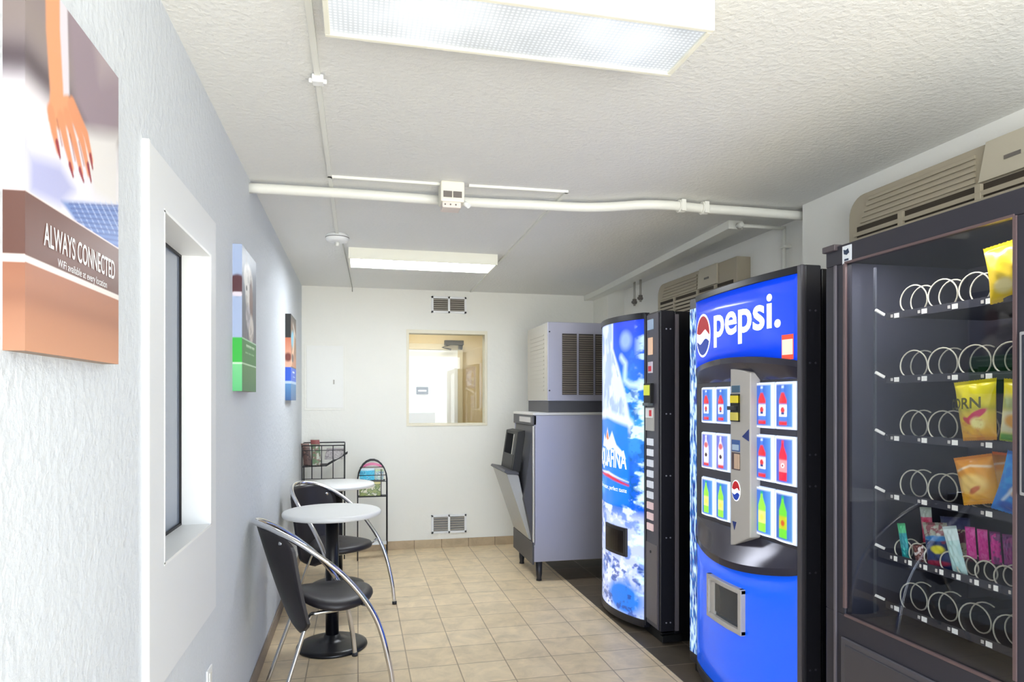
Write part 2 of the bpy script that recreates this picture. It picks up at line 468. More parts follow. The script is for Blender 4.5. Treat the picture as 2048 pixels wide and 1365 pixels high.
# back wall with the pass-through window
BX0, BX1, BZ0, BZ1 = 0.455, 1.175, 1.155, 2.0
mb = MB()
mb.box(WL, BX0, YB, YB + 0.12, 0, ZC); mb.box(BX1, WR2 + 0.1, YB, YB + 0.12, 0, ZC)
mb.box(BX0, BX1, YB, YB + 0.12, 0, BZ0); mb.box(BX0, BX1, YB, YB + 0.12, BZ1, ZC)
struct('wall_back', mb, M_WALL_B)
M_CREAM = mat('cream_paint', (236, 230, 208), 0.5)
mb = MB()
for a in ((BX0 - 0.02, BX1 + 0.02, BZ0 - 0.02, BZ0 + 0.004), (BX0 - 0.02, BX1 + 0.02, BZ1 - 0.004, BZ1 + 0.03), (BX0 - 0.02, BX0 + 0.004, BZ0, BZ1), (BX1 - 0.004, BX1 + 0.02, BZ0, BZ1)):
    mb.box(a[0], a[1], YB - 0.008, YB, a[2], a[3])
for a in ((BX0, BX1, BZ0, BZ0 + 0.004), (BX0, BX1, BZ1 - 0.004, BZ1), (BX0, BX0 + 0.004, BZ0, BZ1), (BX1 - 0.004, BX1, BZ0, BZ1)):
    mb.box(a[0], a[1], YB, YB + 0.125, a[2], a[3])
struct('trim_4', mb, M_CREAM, 0.002)
mb = MB(); mb.box(BX0 + 0.004, BX1 - 0.004, YB + 0.055, YB + 0.061, BZ0 + 0.004, BZ1 - 0.004); struct('window_2', mb, M_GLASS)
# right wall: nearer part stands a little forward
mb = MB(); mb.box(WR1, WR2 + 0.15, YF, YSTEP, 0, ZC); struct('wall_right', mb, M_WALL_R)
mb = MB(); mb.box(WR2, WR2 + 0.15, YSTEP, YB, 0, ZC); struct('wall_right', mb, M_WALL_R)
mb = MB(); mb.box(2.26, WR2, 5.86, YB, 0, ZC); struct('wall_column', mb, M_WALL_B)
# boxed pipe chase under the ceiling
mb = MB()
a0, a1, b0, b1 = (2.05, 3.43), (2.14, 3.43), (2.16, 5.86), (2.262, 5.86)
vs = [(a0[0], a0[1], ZC), (a1[0], a1[1], ZC), (b1[0], b1[1], ZC), (b0[0], b0[1], ZC)]
vs = vs + [(x, y, 2.352) for x, y, z in vs] + []
mb.add(vs, [(0, 1, 2, 3), (7, 6, 5, 4), (0, 4, 5, 1), (1, 5, 6, 2), (2, 6, 7, 3), (3, 7, 4, 0)])
mb.box(2.16, 2.262, 5.86, YB, 2.352, ZC)
struct('trim_5', mb, M_WHITEPAINT, 0.002)
# tiled baseboards
mb = MB(); mb.box(WL, 2.26, YB - 0.01, YB, 0, 0.078); struct('baseboard_back', mb, M_BASE, 0.002)
mb = MB(); mb.box(WL, WL + 0.01, YF, YB - 0.01, 0, 0.078); struct('baseboard_left', mb, mat('grey_base', (158, 142, 124), 0.5, var=(9, (140, 126, 112))), 0.002)
# glazed front behind the viewer (its piers and header; the daylight comes through)
mb = MB(); mb.box(WL - 0.15, -0.3, YF - 0.1, YF, 0, ZC); mb.box(2.15, WR2 + 0.15, YF - 0.1, YF, 0, ZC); mb.box(-0.3, 2.15, YF - 0.1, YF, 2.3, ZC); mb.box(0.9, 0.96, YF - 0.1, YF, 0, 2.3)
struct('wall_front', mb, M_WALL_B)

# corridor behind the back window
mb = MB(); CYB = 7.5
mb.box(-0.6, 2.0, CYB, CYB + 0.1, 0, 2.5)
struct('wall_corridor', mb, mat('corridor_beige', (226, 206, 164), 0.6))
mb = MB(); mb.box(1.62, 1.72, YB + 0.12, CYB, 0, 2.5); struct('wall_corridor_right', mb, mat('corridor_beige2', (230, 208, 164), 0.5))
mb = MB(); mb.box(-0.6, 2.0, YB + 0.12, CYB, 2.4, 2.5); struct('ceiling', mb, M_WHITEPAINT)
mb = MB(); mb.box(-0.6, 2.0, YB + 0.12, CYB, -0.1, 0); struct('floor', mb, M_DARKFLOOR)
mb = MB(); mb.box(-0.7, -0.6, YB + 0.12, CYB, 0, 2.5); struct('wall_corridor_left', mb, MATS['corridor_beige'])
d = thing('door', 'white corridor door with a small dark plaque, seen through the back window', 'door', (0.76, 7.44, 0))
d['kind'] = 'structure'; d.name = 'door_1'; ROOTLOC['door_1'] = Vector((0.76, 7.44, 0))
mb = MB(); mb.box(0.40, 1.085, 7.42, 7.46, 0.0, 1.935); mb.build('door_leaf', mat('door_white', (252, 252, 250), 0.5), d, 0.003)
mb = MB(); mb.box(1.085, 1.14, 7.41, 7.49, 0, 2.0); mb.box(0.34, 1.14, 7.41, 7.49, 1.935, 2.0); mb.box(0.34, 0.40, 7.41, 7.49, 0, 2.0); mb.build('door_frame', mat('frame_cream', (214, 200, 168), 0.5), d, 0.003)
mb = MB(); mb.box(0.625, 0.755, 7.408, 7.42, 1.44, 1.52); dp = mb.build('plaque', mat('slate_plaque', (30, 42, 56), 0.5), d)
mb = MB(); mb.box(0.645, 0.735, 7.406, 7.4085, 1.470, 1.488); mb.build('plaque_lines', M_SHEET, dp)
mb = MB(); mb.box(0.40, 0.83, 7.408, 7.42, 1.08, 1.235); mb.build('grey_panel', mat('panel_grey', (190, 190, 186), 0.6), d)
mb = MB(); mb.box(0.93, 1.14, 7.34, 7.41, 1.985, 2.035); mb.tube([(0.99, 7.36, 1.99), (0.90, 7.33, 1.955), (1.0, 7.37, 1.935)], 0.010, 8); mb.build('door_closer', mat('dark_bronze', (58, 54, 50), 0.4, 0.5), d)
mb = MB(); mb.box(0.25, 1.15, 6.78, 7.02, 2.352, 2.40)  # glowing box added out of view to light the corridor
tag(mb.build('added_corridor_lamp', mat('added_lamp_lens', (255, 250, 238), 0.4, emit=2), None), 'added unseen lamp on the corridor ceiling beyond the back window', 'light fixture')

# ================================================================== CEILING FITTINGS
def light_fixture(name, label, x0, x1, y0, y1, z0, power):
    t = thing(name, label, 'light fixture', ((x0 + x1) / 2, (y0 + y1) / 2, z0), 'fluorescent ceiling fixtures')
    mb = MB(); e = 0.014
    mb.box(x0, x1, y0, y0 + e, z0, ZC); mb.box(x0, x1, y1 - e, y1, z0, ZC)
    mb.box(x0, x0 + e, y0 + e, y1 - e, z0, ZC); mb.box(x1 - e, x1, y0 + e, y1 - e, z0, ZC)
    mb.box(x0 + e, x1 - e, y0 + e, y1 - e, z0 + 0.05, ZC)
    mb.build('housing', mat('fixture_white', (244, 242, 226), 0.4), t, 0.002)
    mb = MB(); mb.box(x0 + e, x1 - e, y0 + e, y1 - e, z0 + 0.006, z0 + 0.010)
    m = lens_mat(power)
    mb.build('lens', m, t)
    for k in (0.28, 0.72):
        yy = y0 + (y1 - y0) * k
        mb = MB(); mb.tube([(x0 + 0.03, yy, z0 + 0.032), (x1 - 0.03, yy, z0 + 0.032)], 0.013, 12)
        mb.build('tube_lamp', mat('lamp_tube', (255, 255, 255), 0.3, emit=LAMP_POWER), t)
    return t
def lens_mat(power):
    """prismatic acrylic lens: translucent, lit evenly from the tubes above, ribbed"""
    m = bpy.data.materials.new('prismatic_lens'); m.use_nodes = True
    nt = m.node_tree; N = nt.nodes.new; L = nt.links.new; b = nt.nodes['Principled BSDF']
    b.inputs['Base Color'].default_value = (0.35, 0.37, 0.38, 1); b.inputs['Roughness'].default_value = 0.25
    geo = N('ShaderNodeNewGeometry')
    w1 = N('ShaderNodeTexWave'); w1.bands_direction = 'X'; w1.inputs['Scale'].default_value = 26
    w2 = N('ShaderNodeTexWave'); w2.bands_direction = 'Y'; w2.inputs['Scale'].default_value = 26
    L(geo.outputs['Position'], w1.inputs[0]); L(geo.outputs['Position'], w2.inputs[0])
    mn = N('ShaderNodeMath'); mn.operation = 'MULTIPLY'; L(w1.outputs['Fac'], mn.inputs[0]); L(w2.outputs['Fac'], mn.inputs[1])
    n = N('ShaderNodeTexNoise'); n.inputs['Scale'].default_value = 3.2; L(geo.outputs['Position'], n.inputs[0])
    mx = N('ShaderNodeMath'); mx.operation = 'MULTIPLY_ADD'; mx.inputs[1].default_value = 0.9; mx.inputs[2].default_value = 0.95
    L(mn.outputs[0], mx.inputs[0])
    mr = N('ShaderNodeMapRange'); mr.inputs[1].default_value = 0.35; mr.inputs[2].default_value = 0.65; mr.inputs[3].default_value = 0.5; mr.inputs[4].default_value = 1.12
    L(n.outputs[0], mr.inputs[0])
    mu = N('ShaderNodeMath'); mu.operation = 'MULTIPLY'; L(mx.outputs[0], mu.inputs[0]); L(mr.outputs[0], mu.inputs[1])
    mu2 = N('ShaderNodeMath'); mu2.operation = 'MULTIPLY'; L(mu.outputs[0], mu2.inputs[0]); mu2.inputs[1].default_value = power
    b.inputs['Emission Color'].default_value = (0.90, 0.95, 1.0, 1)
    L(mu2.outputs[0], b.inputs['Emission Strength'])
    MATS['lens'] = m; return m
LENS = 1.0
light_fixture('ceiling_light', 'long fluorescent box light with prismatic lens, nearest the viewer', -0.083, 0.885, 1.545, 1.80, 2.32, 0.56)
light_fixture('ceiling_light', 'fluorescent box light on the ceiling near the back wall, behind the conduit', -0.063, 0.955, 4.60, 4.93, 2.325, 22.0)
# main conduit
pts = [onz(px, py, 2.362) for px, py in ((508, 377), (600, 382), (700, 388), (800, 395), (870, 400))]
pts += [onz(px, py, 2.362) for px, py in ((960, 406), (1080, 411), (1160, 415), (1220, 414), (1290, 410), (1350, 412), (1400, 417), (1500, 424), (1590, 431))]
pts = [(WL, pts[0][1], 2.362)] + pts[1:] + [(WR2 if pts[-1][1] > YSTEP else WR1, pts[-1][1], 2.362)]
t = thing('conduit_pipe', 'thick white pipe crossing under the ceiling from wall to wall', 'pipe', (0.9, 3.36, 2.35))
mb = MB(); mb.tube(catmull(pts, 5), 0.024, 12); mb.build('pipe', M_WHITEPAINT, t)
for px, py in ((1362, 413), (1408, 417)):
    c = Vector(onz(px, py, 2.362)); mb = MB()
    mb.tube([c - Vector((0.016, 0, 0)), c + Vector((0.016, 0, 0))], 0.033, 14)
    mb.box(c.x - 0.012, c.x + 0.012, c.y - 0.035, c.y - 0.02, c.z - 0.03, c.z + 0.028)
    mb.build('pipe_clamp', M_WHITEPAINT, t, 0.002)
# slim raceways
def raceway(label, pts, r=0.008):
    mb = MB()
    for a, b in zip(pts[:-1], pts[1:]):
        a = Vector(a); b = Vector(b); d = (b - a).normalized(); n = Vector((-d.y, d.x, 0)) * r
        a = a - d * r; b = b + d * r; h = Vector((0, 0, 0.012)); top = Vector((0, 0, ZC - a.z))
        vs = [a - n, a + n, b + n, b - n]; vs = vs + [v + top for v in vs]
        mb.add(vs, [(3, 2, 1, 0), (4, 5, 6, 7), (0, 1, 5, 4), (1, 2, 6, 5), (2, 3, 7, 6), (3, 0, 4, 7)])
    return tag(mb.build('cable_raceway', M_WHITEPAINT), label, 'cable raceway')
zr = 2.388
RW1 = raceway('slim white raceway running along the ceiling left of both lights', [(-0.122, -1.0, zr), (-0.124, 3.14, zr), (-0.124, 4.2, zr)], 0.009)
raceway('slim white raceway crossing the ceiling beside the thick pipe', [(-0.11, 3.155, zr), (0.41, 3.15, zr)], 0.009)
raceway('slim white raceway from the ceiling alarm unit to the back wall', [(0.52, 3.14, zr), (0.99, 3.125, zr), (1.03, 6.2, zr)], 0.008)
mb = MB(); mb.tube([(-0.10, 4.36, 2.392), (-0.075, 5.2, 2.392), (-0.05, 6.2, 2.39), (-0.05, 6.235, 2.36)], 0.004, 8)
tag(mb.build('ceiling_cable', mat('cable_grey', (176, 174, 166), 0.6)), 'thin grey cable from the smoke detector to the back wall', 'cable')
mb = MB(); mb.box(-0.14, -0.105, 2.165, 2.20, 2.37, 2.395); mb.tube([(-0.15, 2.18, 2.378), (-0.095, 2.18, 2.378)], 0.008, 8)
tag(mb.build('raceway_connector', M_WHITE, None, 0.003), 'small white connector on the raceway left of the near light', 'connector')
# branch conduit at the right
t = thing('branch_pipe', 'thin white pipe stepping from the chase down the right wall', 'pipe', (2.1, 3.42, 2.36))
c = onz(1461, 445, 2.362)
mb = MB(); mb.tube([(2.09, 3.36, 2.362), (2.10, 3.40, 2.362)], [0.012, 0.02], 10); mb.tube([(2.10, 3.40, 2.365), (2.385, 3.40, 2.365)], 0.011, 10)
mb.tube([(2.385, 3.40, 2.376), (2.385, 3.40, 1.6)], 0.011, 10); mb.build('pipe', M_WHITEPAINT, t)
for z in (2.0, 2.25):
    mb = MB(); mb.box(2.37, 2.42, 3.38, 3.42, z, z + 0.015); mb.build('pipe_strap', M_WHITEPAINT, t, 0.002)
# alarm / emergency unit on the conduit
t = thing('alarm_unit', 'small cream alarm box with grey grilles hanging beside the thick ceiling pipe', 'alarm', (0.435, 3.22, 2.29))
mb = MB(); mb.box(0.374, 0.486, 3.10, 3.205, 2.302, 2.40); mb.build('housing', mat('ivory', (238, 234, 220), 0.5), t, 0.008)
mb = MB(); mb.box(0.382, 0.470, 3.105, 3.195, 2.276, 2.303); mb.build('lower_housing', mat('pinkish', (232, 220, 212), 0.5), t, 0.005)
for x in (0.386, 0.432):
    mb = MB(); mb.box(x, x + 0.040, 3.095, 3.102, 2.322, 2.350); mb.build('grille', M_VENTGREY, t)
for x in (0.395, 0.42, 0.445):
    mb = MB(); mb.disc((x, 3.106, 2.290), (0, -1, 0), 0.004, 0.003, 8); mb.build('indicator', M_VENTGREY, t)
mb = MB(); mb.tube([(0.486, 3.15, 2.315), (0.508, 3.12, 2.293)], 0.012, 10); mb.build('lamp_head', M_WHITE, t)
# smoke detector
cx, cy = -0.124, 4.27
t = thing('smoke_detector', 'round white smoke detector on the ceiling left of the far light', 'smoke detector', (cx, cy, 2.34))
mb = MB(); mb.lathe(cx, cy, [(0.045, 2.352), (0.062, 2.357), (0.07, 2.37), (0.07, 2.385), (0.062, 2.40)], 28); mb.build('housing', M_WHITE, t)
mb = MB(); mb.lathe(cx, cy, [(0.008, 2.328), (0.013, 2.335), (0.014, 2.352)], 14); mb.build('sensor', M_WHITEPAINT, t)
mb = MB(); mb.lathe(cx, cy, [(0.0635, 2.375), (0.0712, 2.377), (0.0712, 2.381), (0.0635, 2.383)], 28); mb.build('vent_ring', mat('ring_grey', (120, 118, 114), 0.6), t)
# hanging valves
t = thing('pipe_valves', 'pair of small capped pipe valves hanging by the column above the blue machine', 'valve', (2.2, 5.2, 2.1))
for px, py0, py1 in ((1269, 572, 612), (1281, 566, 604)):
    a = ony(px, py0, 5.3); b = ony(px, py1, 5.3)
    mb = MB(); mb.tube([(a[0], a[1], ZC), (b[0], b[1], b[2])], 0.010, 10); mb.build('pipe', M_STEEL_L, t)
    mb = MB(); mb.tube([(b[0], b[1], b[2] + 0.055), (b[0], b[1], b[2] + 0.015)], 0.018, 10); mb.tube([(b[0] - 0.025, b[1], b[2] + 0.03), (b[0] + 0.02, b[1], b[2] + 0.03)], 0.010, 8)
    mb.build('valve_body', M_VENTGREY, t)

# ================================================================== WALL FITTINGS ON THE BACK WALL
def wall_vent(label, x0, x1, z0, z1, cbar):
    t = thing('wall_vent', label, 'vent', ((x0 + x1) / 2, YB, z0), 'vents in the back wall')
    mb = MB(); y1 = YB; y0 = YB - 0.014; e = 0.02; m = (x0 + x1) / 2
    for a in ((x0, x1, z0, z0 + e), (x0, x1, z1 - e, z1), (x0, x0 + e, z0, z1), (x1 - e, x1, z0, z1), (m - 0.01, m + 0.01, z0, z1)):
        mb.box(a[0], a[1], y0, y1, a[2], a[3])
    mb.build('frame', M_WHITE, t, 0.002)
    mb = MB(); mb.box(x0 + e, x1 - e, YB - 0.003, YB - 0.001, z0 + e, z1 - e); mb.build('backing', cbar, t)
    for a, b in ((x0 + e, m - 0.01), (m + 0.01, x1 - e)):
        mb = MB(); n = 6
        for k in range(n):
            z = z0 + e + (z1 - z0 - 2 * e) * (k + 0.5) / n
            mb.box(a, b, y0 + 0.002, y0 + 0.010, z - 0.0035, z + 0.0035, Matrix.Rotation(radians(35), 3, 'X'))
        mb.build('louvre', mat('louvre_grey', (176, 170, 160), 0.5), t)
wall_vent('louvred vent high on the back wall above the pass-through window', 0.665, 0.995, 2.19, 2.345, mat('vb1', (96, 88, 78), 0.8))
wall_vent('pale louvred vent low on the back wall just above the tiles', 0.665, 0.995, 0.132, 0.305, mat('vb2', (150, 150, 148), 0.8))
t = thing('access_panel', 'flush white access panel on the back wall near the left corner', 'panel', (-0.29, YB, 1.28))
mb = MB(); mb.box(-0.468, -0.11, YB - 0.008, YB, 1.285, 1.885); mb.build('frame', M_WALL_B, t, 0.002)
mb = MB(); mb.box(-0.448, -0.13, YB - 0.012, YB - 0.008, 1.305, 1.865); mb.build('panel_door', mat('panel_white', (242, 242, 236), 0.5), t, 0.002)
mb = MB(); mb.box(-0.218, -0.205, YB - 0.018, YB - 0.012, 1.52, 1.56); mb.build('latch', M_STEEL_L, t, 0.001)
mb = MB(); 
t = thing('power_outlet', 'white outlet low on the left wall below the window board', 'outlet', (WL, 2.42, 0.365))
mb.box(WL, WL + 0.006, 2.385, 2.455, 0.365, 0.48); mb.build('plate', M_WHITE, t, 0.002)
mb = MB(); mb.box(WL + 0.006, WL + 0.009, 2.405, 2.435, 0.38, 0.415); mb.box(WL + 0.006, WL + 0.009, 2.405, 2.435, 0.43, 0.465); mb.build('socket', M_WHITEPAINT, t, 0.001)

# ================================================================== CANVAS PRINTS ON THE LEFT WALL
def canvas(label, y0, y1, z0, z1, xf, pf, ps, extra=None):
    t = thing('canvas_print', label, 'picture', (WL, (y0 + y1) / 2, z0), 'canvas prints on the left wall')
    mb = MB(); mb.box(WL, xf - 0.0015, y0 + 0.0015, y1, z0, z1); mb.build('stretcher', mat('canvas_edge', (150, 132, 120), 0.7), t)
    painted('picture_front', pf, lambda u, v: (xf, y0 + (y1 - y0) * u, z0 + (z1 - z0) * v), t, M_PRINT)
    painted('wrapped_edge', ps, lambda u, v: (WL + (xf - WL) * u, y0, z0 + (z1 - z0) * v), t, M_PRINT)
    if extra: extra(t)
    return t
# near canvas: a hand over a laptop, brown and copper bands
cy0, cy1, cz0, cz1, cxf = 1.085, 1.467, 1.45, 2.017, -0.462
def cv(px, py):
    p = onx(px, py, cxf); return ((p[1] - cy0) / (cy1 - cy0), (p[2] - cz0) / (cz1 - cz0))
P1 = Paint(150, 230, (cy1 - cy0) / (cz1 - cz0))
def base1(P, side=False):
    P.fill((232, 226, 232))
    P.vgrad(0.72, (232, 224, 228), 1.0, (176, 160, 148))
    P.lay(np.clip((P.v - 0.66) * 12, 0, 1) * 0.8, (120, 104, 112))
    P.lay(np.exp(-((P.v - 0.74) / 0.05) ** 2) * 0.85, (76, 62, 70))
    P.lay(np.exp(-((P.v - 0.85) / 0.07) ** 2) * 0.4, (150, 136, 120))
    P.lay(np.exp(-((P.v - 0.60) / 0.05) ** 2) * 0.8, (246, 232, 226))
    P.lay(np.exp(-((P.v - 0.50) / 0.07) ** 2) * 0.9, (204, 204, 232))
    return P
def bands1(P):
    P.vgrad(0, (206, 150, 118), 0.23, (170, 112, 86)); P.lay(np.exp(-((P.v - 0.14) / 0.03) ** 2) * 0.35 * (P.v < 0.22), (140, 92, 74))
    P.lay((P.v > 0.222) * 1.0 * (P.v < 0.406), (112, 76, 66))
    P.lay(((P.v > 0.222) & (P.v < 0.243)) * 1.0, (240, 228, 222)); P.lay(((P.v > 0.402) & (P.v < 0.408)) * 1.0, (236, 220, 220))
    return P
base1(P1)
P1.poly([cv(100, -400), cv(300, -400), cv(236, 262), cv(205, 275), cv(178, 262), cv(150, 200)], (150, 132, 142), 0.03)
P1.poly([cv(150, -200), cv(300, -100), cv(240, 150), cv(200, 160)], (172, 156, 160), 0.04)
P1.poly([cv(60, 250), cv(120, 270), cv(180, 300), cv(236, 300), cv(236, 500), cv(50, 385)], (228, 226, 238), 0.02)
P1.poly([cv(150, 260), cv(236, 270), cv(236, 420), cv(190, 390)], (226, 222, 220), 0.03)
P1.poly([cv(60, 310), cv(120, 330), cv(150, 380), cv(120, 412), cv(60, 385)], (178, 180, 220), 0.02)
P1.poly([cv(122, 402), cv(165, 405), cv(236, 412), cv(237, 500), cv(190, 470), cv(150, 440)], (104, 134, 196), 0.008)
for k in range(9):
    a = 145 + k * 11
    P1.line([cv(a, 404), cv(a + 30, 404 + 62)], 0.0022, (196, 208, 236)); P1.line([cv(138 + k * 4, 408 + k * 9), cv(237, 412 + k * 10)], 0.002, (60, 84, 160))
skin = (232, 158, 112)
P1.poly([cv(84, -400), cv(128, -400), cv(128, 20), cv(136, 185), cv(142, 215), cv(150, 245), cv(118, 260), cv(97, 240), cv(100, 180), cv(92, 60)], skin, 0.006)
P1.poly([cv(118, -400), cv(134, -400), cv(135, 30), cv(139, 190), cv(127, 190), cv(120, 60)], (222, 214, 222), 0.006)
for pts_ in ([(102, 225), (108, 262), (116, 300)], [(122, 238), (133, 290), (144, 335)], [(134, 232), (150, 290), (163, 345)], [(142, 215), (165, 285), (177, 345)], [(145, 210), (172, 270), (183, 320)]):
    P1.line([cv(*q) for q in pts_], [0.024, 0.020, 0.013], (226, 148, 104), 0.006)
for pts_ in ([(114, 240), (124, 290)], [(140, 270), (150, 320)], [(158, 285), (168, 330)]):
    P1.line([cv(*q) for q in pts_], 0.003, (176, 96, 70), 0.006)
for q0, q1 in (((114, 285), (120, 314)), ((140, 330), (146, 352)), ((160, 340), (167, 362)), ((176, 330), (182, 362)), ((181, 312), (185, 336))):
    P1.line([cv(*q0), cv(*q1)], [0.010, 0.006], (150, 26, 48), 0.003)
bands1(P1)
P1s = bands1(base1(Paint(6, 200, 0.05)))
def txt1(t):
    sl = 0
    lettering('caption', 'ALWAYS CONNECTED', lambda a, b: (cxf + 0.0008, 1.142 + a, 1.613 + b), 0.302, 0.036, M_SHEET, t, bold=0.012)
    lettering('small_caption', 'WiFi available at every location', lambda a, b: (cxf + 0.0008, 1.19 + a, 1.586 + b), 0.212, 0.017, M_SHEET, t, bold=0.004)
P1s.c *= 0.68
canvas('large canvas print nearest the viewer, a hand over a laptop, reading ALWAYS CONNECTED', cy0, cy1, cz0, cz1, cxf, P1, P1s, txt1)
# middle canvas: green bands, a pale shaggy dog
def bandsG(P, d):
    P.vgrad(0, (40, 120, 60) if d else (90, 190, 120), 0.19, (74, 140, 70) if d else (120, 206, 140))
    P.lay(((P.v > 0.185) & (P.v < 0.365)) * 1.0, (34, 132, 50) if d else (50, 178, 62))
    P.lay(((P.v > 0.183) & (P.v < 0.198)) * 1.0, (214, 244, 214)); P.lay(((P.v > 0.36) & (P.v < 0.368)) * 1.0, (190, 230, 200))
    return P
P2 = Paint(70, 110, 0.65); P2.fill((92, 104, 128)); P2.vgrad(0.37, (112, 110, 122), 1, (82, 94, 118))
P2.ell(0.42, 0.80, 0.20, 0.11, (222, 218, 214), 0.3); P2.ell(0.40, 0.72, 0.13, 0.15, (236, 232, 228), 0.3); P2.ell(0.30, 0.73, 0.03, 0.02, (30, 26, 30)); P2.ell(0.55, 0.77, 0.025, 0.02, (30, 26, 30))
P2.ell(0.62, 0.66, 0.08, 0.16, (128, 92, 84), 0.4); P2.ell(0.62, 0.46, 0.12, 0.10, (224, 216, 210), 0.4); P2.ell(0.40, 0.54, 0.10, 0.09, (196, 190, 196), 0.4)
P2.lay((P2.noise(14, 5) > 0.56) * 0.35 * (P2.v > 0.37) * (np.abs(P2.u - 0.5) < 0.3), (70, 60, 64))
bandsG(P2, True)
for k, (a, b) in enumerate(((0.28, 0.64), (0.68, 0.86))): P2.line([(a, 0.325), (b, 0.325)], 0.007, (206, 236, 206))
for a, b in ((0.22, 0.40), (0.44, 0.60), (0.64, 0.84)): P2.line([(a, 0.275), (b, 0.275)], 0.004, (150, 206, 150))
P2s = Paint(8, 100, 0.06); P2s.fill((160, 176, 208)); P2s.ell(0.5, 0.72, 0.06, 0.075, (82, 42, 50), 0.2); P2s.ell(0.5, 0.66, 0.04, 0.015, (220, 210, 220), 0.3); bandsG(P2s, False)
canvas('canvas print with a pale dog and green bands, between window and blue print', 2.867, 3.245, 1.415, 2.006, -0.454, P2, P2s)
# far canvas: blue bands, a hand
def bandsB(P, d):
    P.vgrad(0, (50, 96, 150), 0.2, (74, 140, 190) if d else (90, 150, 204))
    P.lay(((P.v > 0.2) & (P.v < 0.39)) * 1.0, (26, 92, 214)); P.lay(((P.v > 0.198) & (P.v < 0.222)) * 1.0, (190, 214, 240)); return P
P3 = Paint(60, 100, 0.65); P3.fill((60, 66, 60)); P3.vgrad(0.4, (206, 140, 96), 1, (52, 58, 56))
P3.ell(0.35, 0.72, 0.2, 0.10, (120, 190, 214), 0.5); P3.ell(0.75, 0.68, 0.14, 0.16, (150, 110, 70), 0.5); P3.line([(0.1, 0.45), (0.5, 0.62), (0.6, 0.8)], 0.05, (232, 196, 168), 0.02); P3.ell(0.3, 0.5, 0.12, 0.05, (60, 40, 40), 0.4)
P3.line([(0.4, 0.9), (0.9, 0.78)], 0.02, (210, 214, 210), 0.02)
bandsB(P3, True)
for a, b in ((0.3, 0.7),): P3.line([(a, 0.335), (b, 0.335)], 0.008, (220, 230, 250)); P3.line([(a + 0.1, 0.28), (b + 0.1, 0.28)], 0.005, (180, 206, 245))
P3s = Paint(8, 100, 0.06); P3s.fill((30, 28, 28)); P3s.vgrad(0.38, (240, 190, 160), 0.72, (206, 116, 80)); P3s.ell(0.5, 0.5, 0.04, 0.05, (120, 50, 36), 0.5); P3s.lay((P3s.v > 0.72) * 1.0, (26, 26, 26)); bandsB(P3s, False)
canvas('farthest canvas print, dark photo of a hand above blue bands, near the corner', 4.857, 5.25, 1.375, 1.975, -0.452, P3, P3s)

# ================================================================== TABLES AND CHAIRS
def cafe_table(cx, cy, label):
    t = thing('cafe_table', label, 'table', (cx, cy, 0), 'round cafe tables along the left wall')
    mb = MB(); r = 0.268
    mb.lathe(cx, cy, [(r - 0.012, 0.733), (r - 0.003, 0.736), (r, 0.744), (r, 0.752), (r - 0.004, 0.759), (r - 0.012, 0.762), (0.0, 0.762)], 72); mb.v = mb.v
    mb.build('tabletop', M_LAM, t)
    mb = MB(); mb.lathe(cx, cy, [(0.036, 0.03), (0.036, 0.70)], 28); mb.build('post', M_BLACKMET, t)
    mb = MB(); mb.box(cx - 0.12, cx + 0.12, cy - 0.02, cy + 0.02, 0.712, 0.733); mb.box(cx - 0.02, cx + 0.02, cy - 0.12, cy + 0.12, 0.712, 0.733); mb.lathe(cx, cy, [(0.05, 0.70), (0.06, 0.715)], 24); mb.build('top_bracket', M_BLACKMET, t, 0.003)
    mb = MB(); mb.lathe(cx, cy, [(0.190, 0.0), (0.193, 0.006), (0.190, 0.016), (0.165, 0.026), (0.09, 0.040), (0.048, 0.052), (0.040, 0.07), (0.0, 0.07)], 56); mb.build('base', M_BLACKMET, t)
    return t
cafe_table(-0.141, 3.88, 'round white cafe table nearer the viewer, beside the front black chair')
cafe_table(-0.147, 5.14, 'round white cafe table farther back, in front of the wire racks')

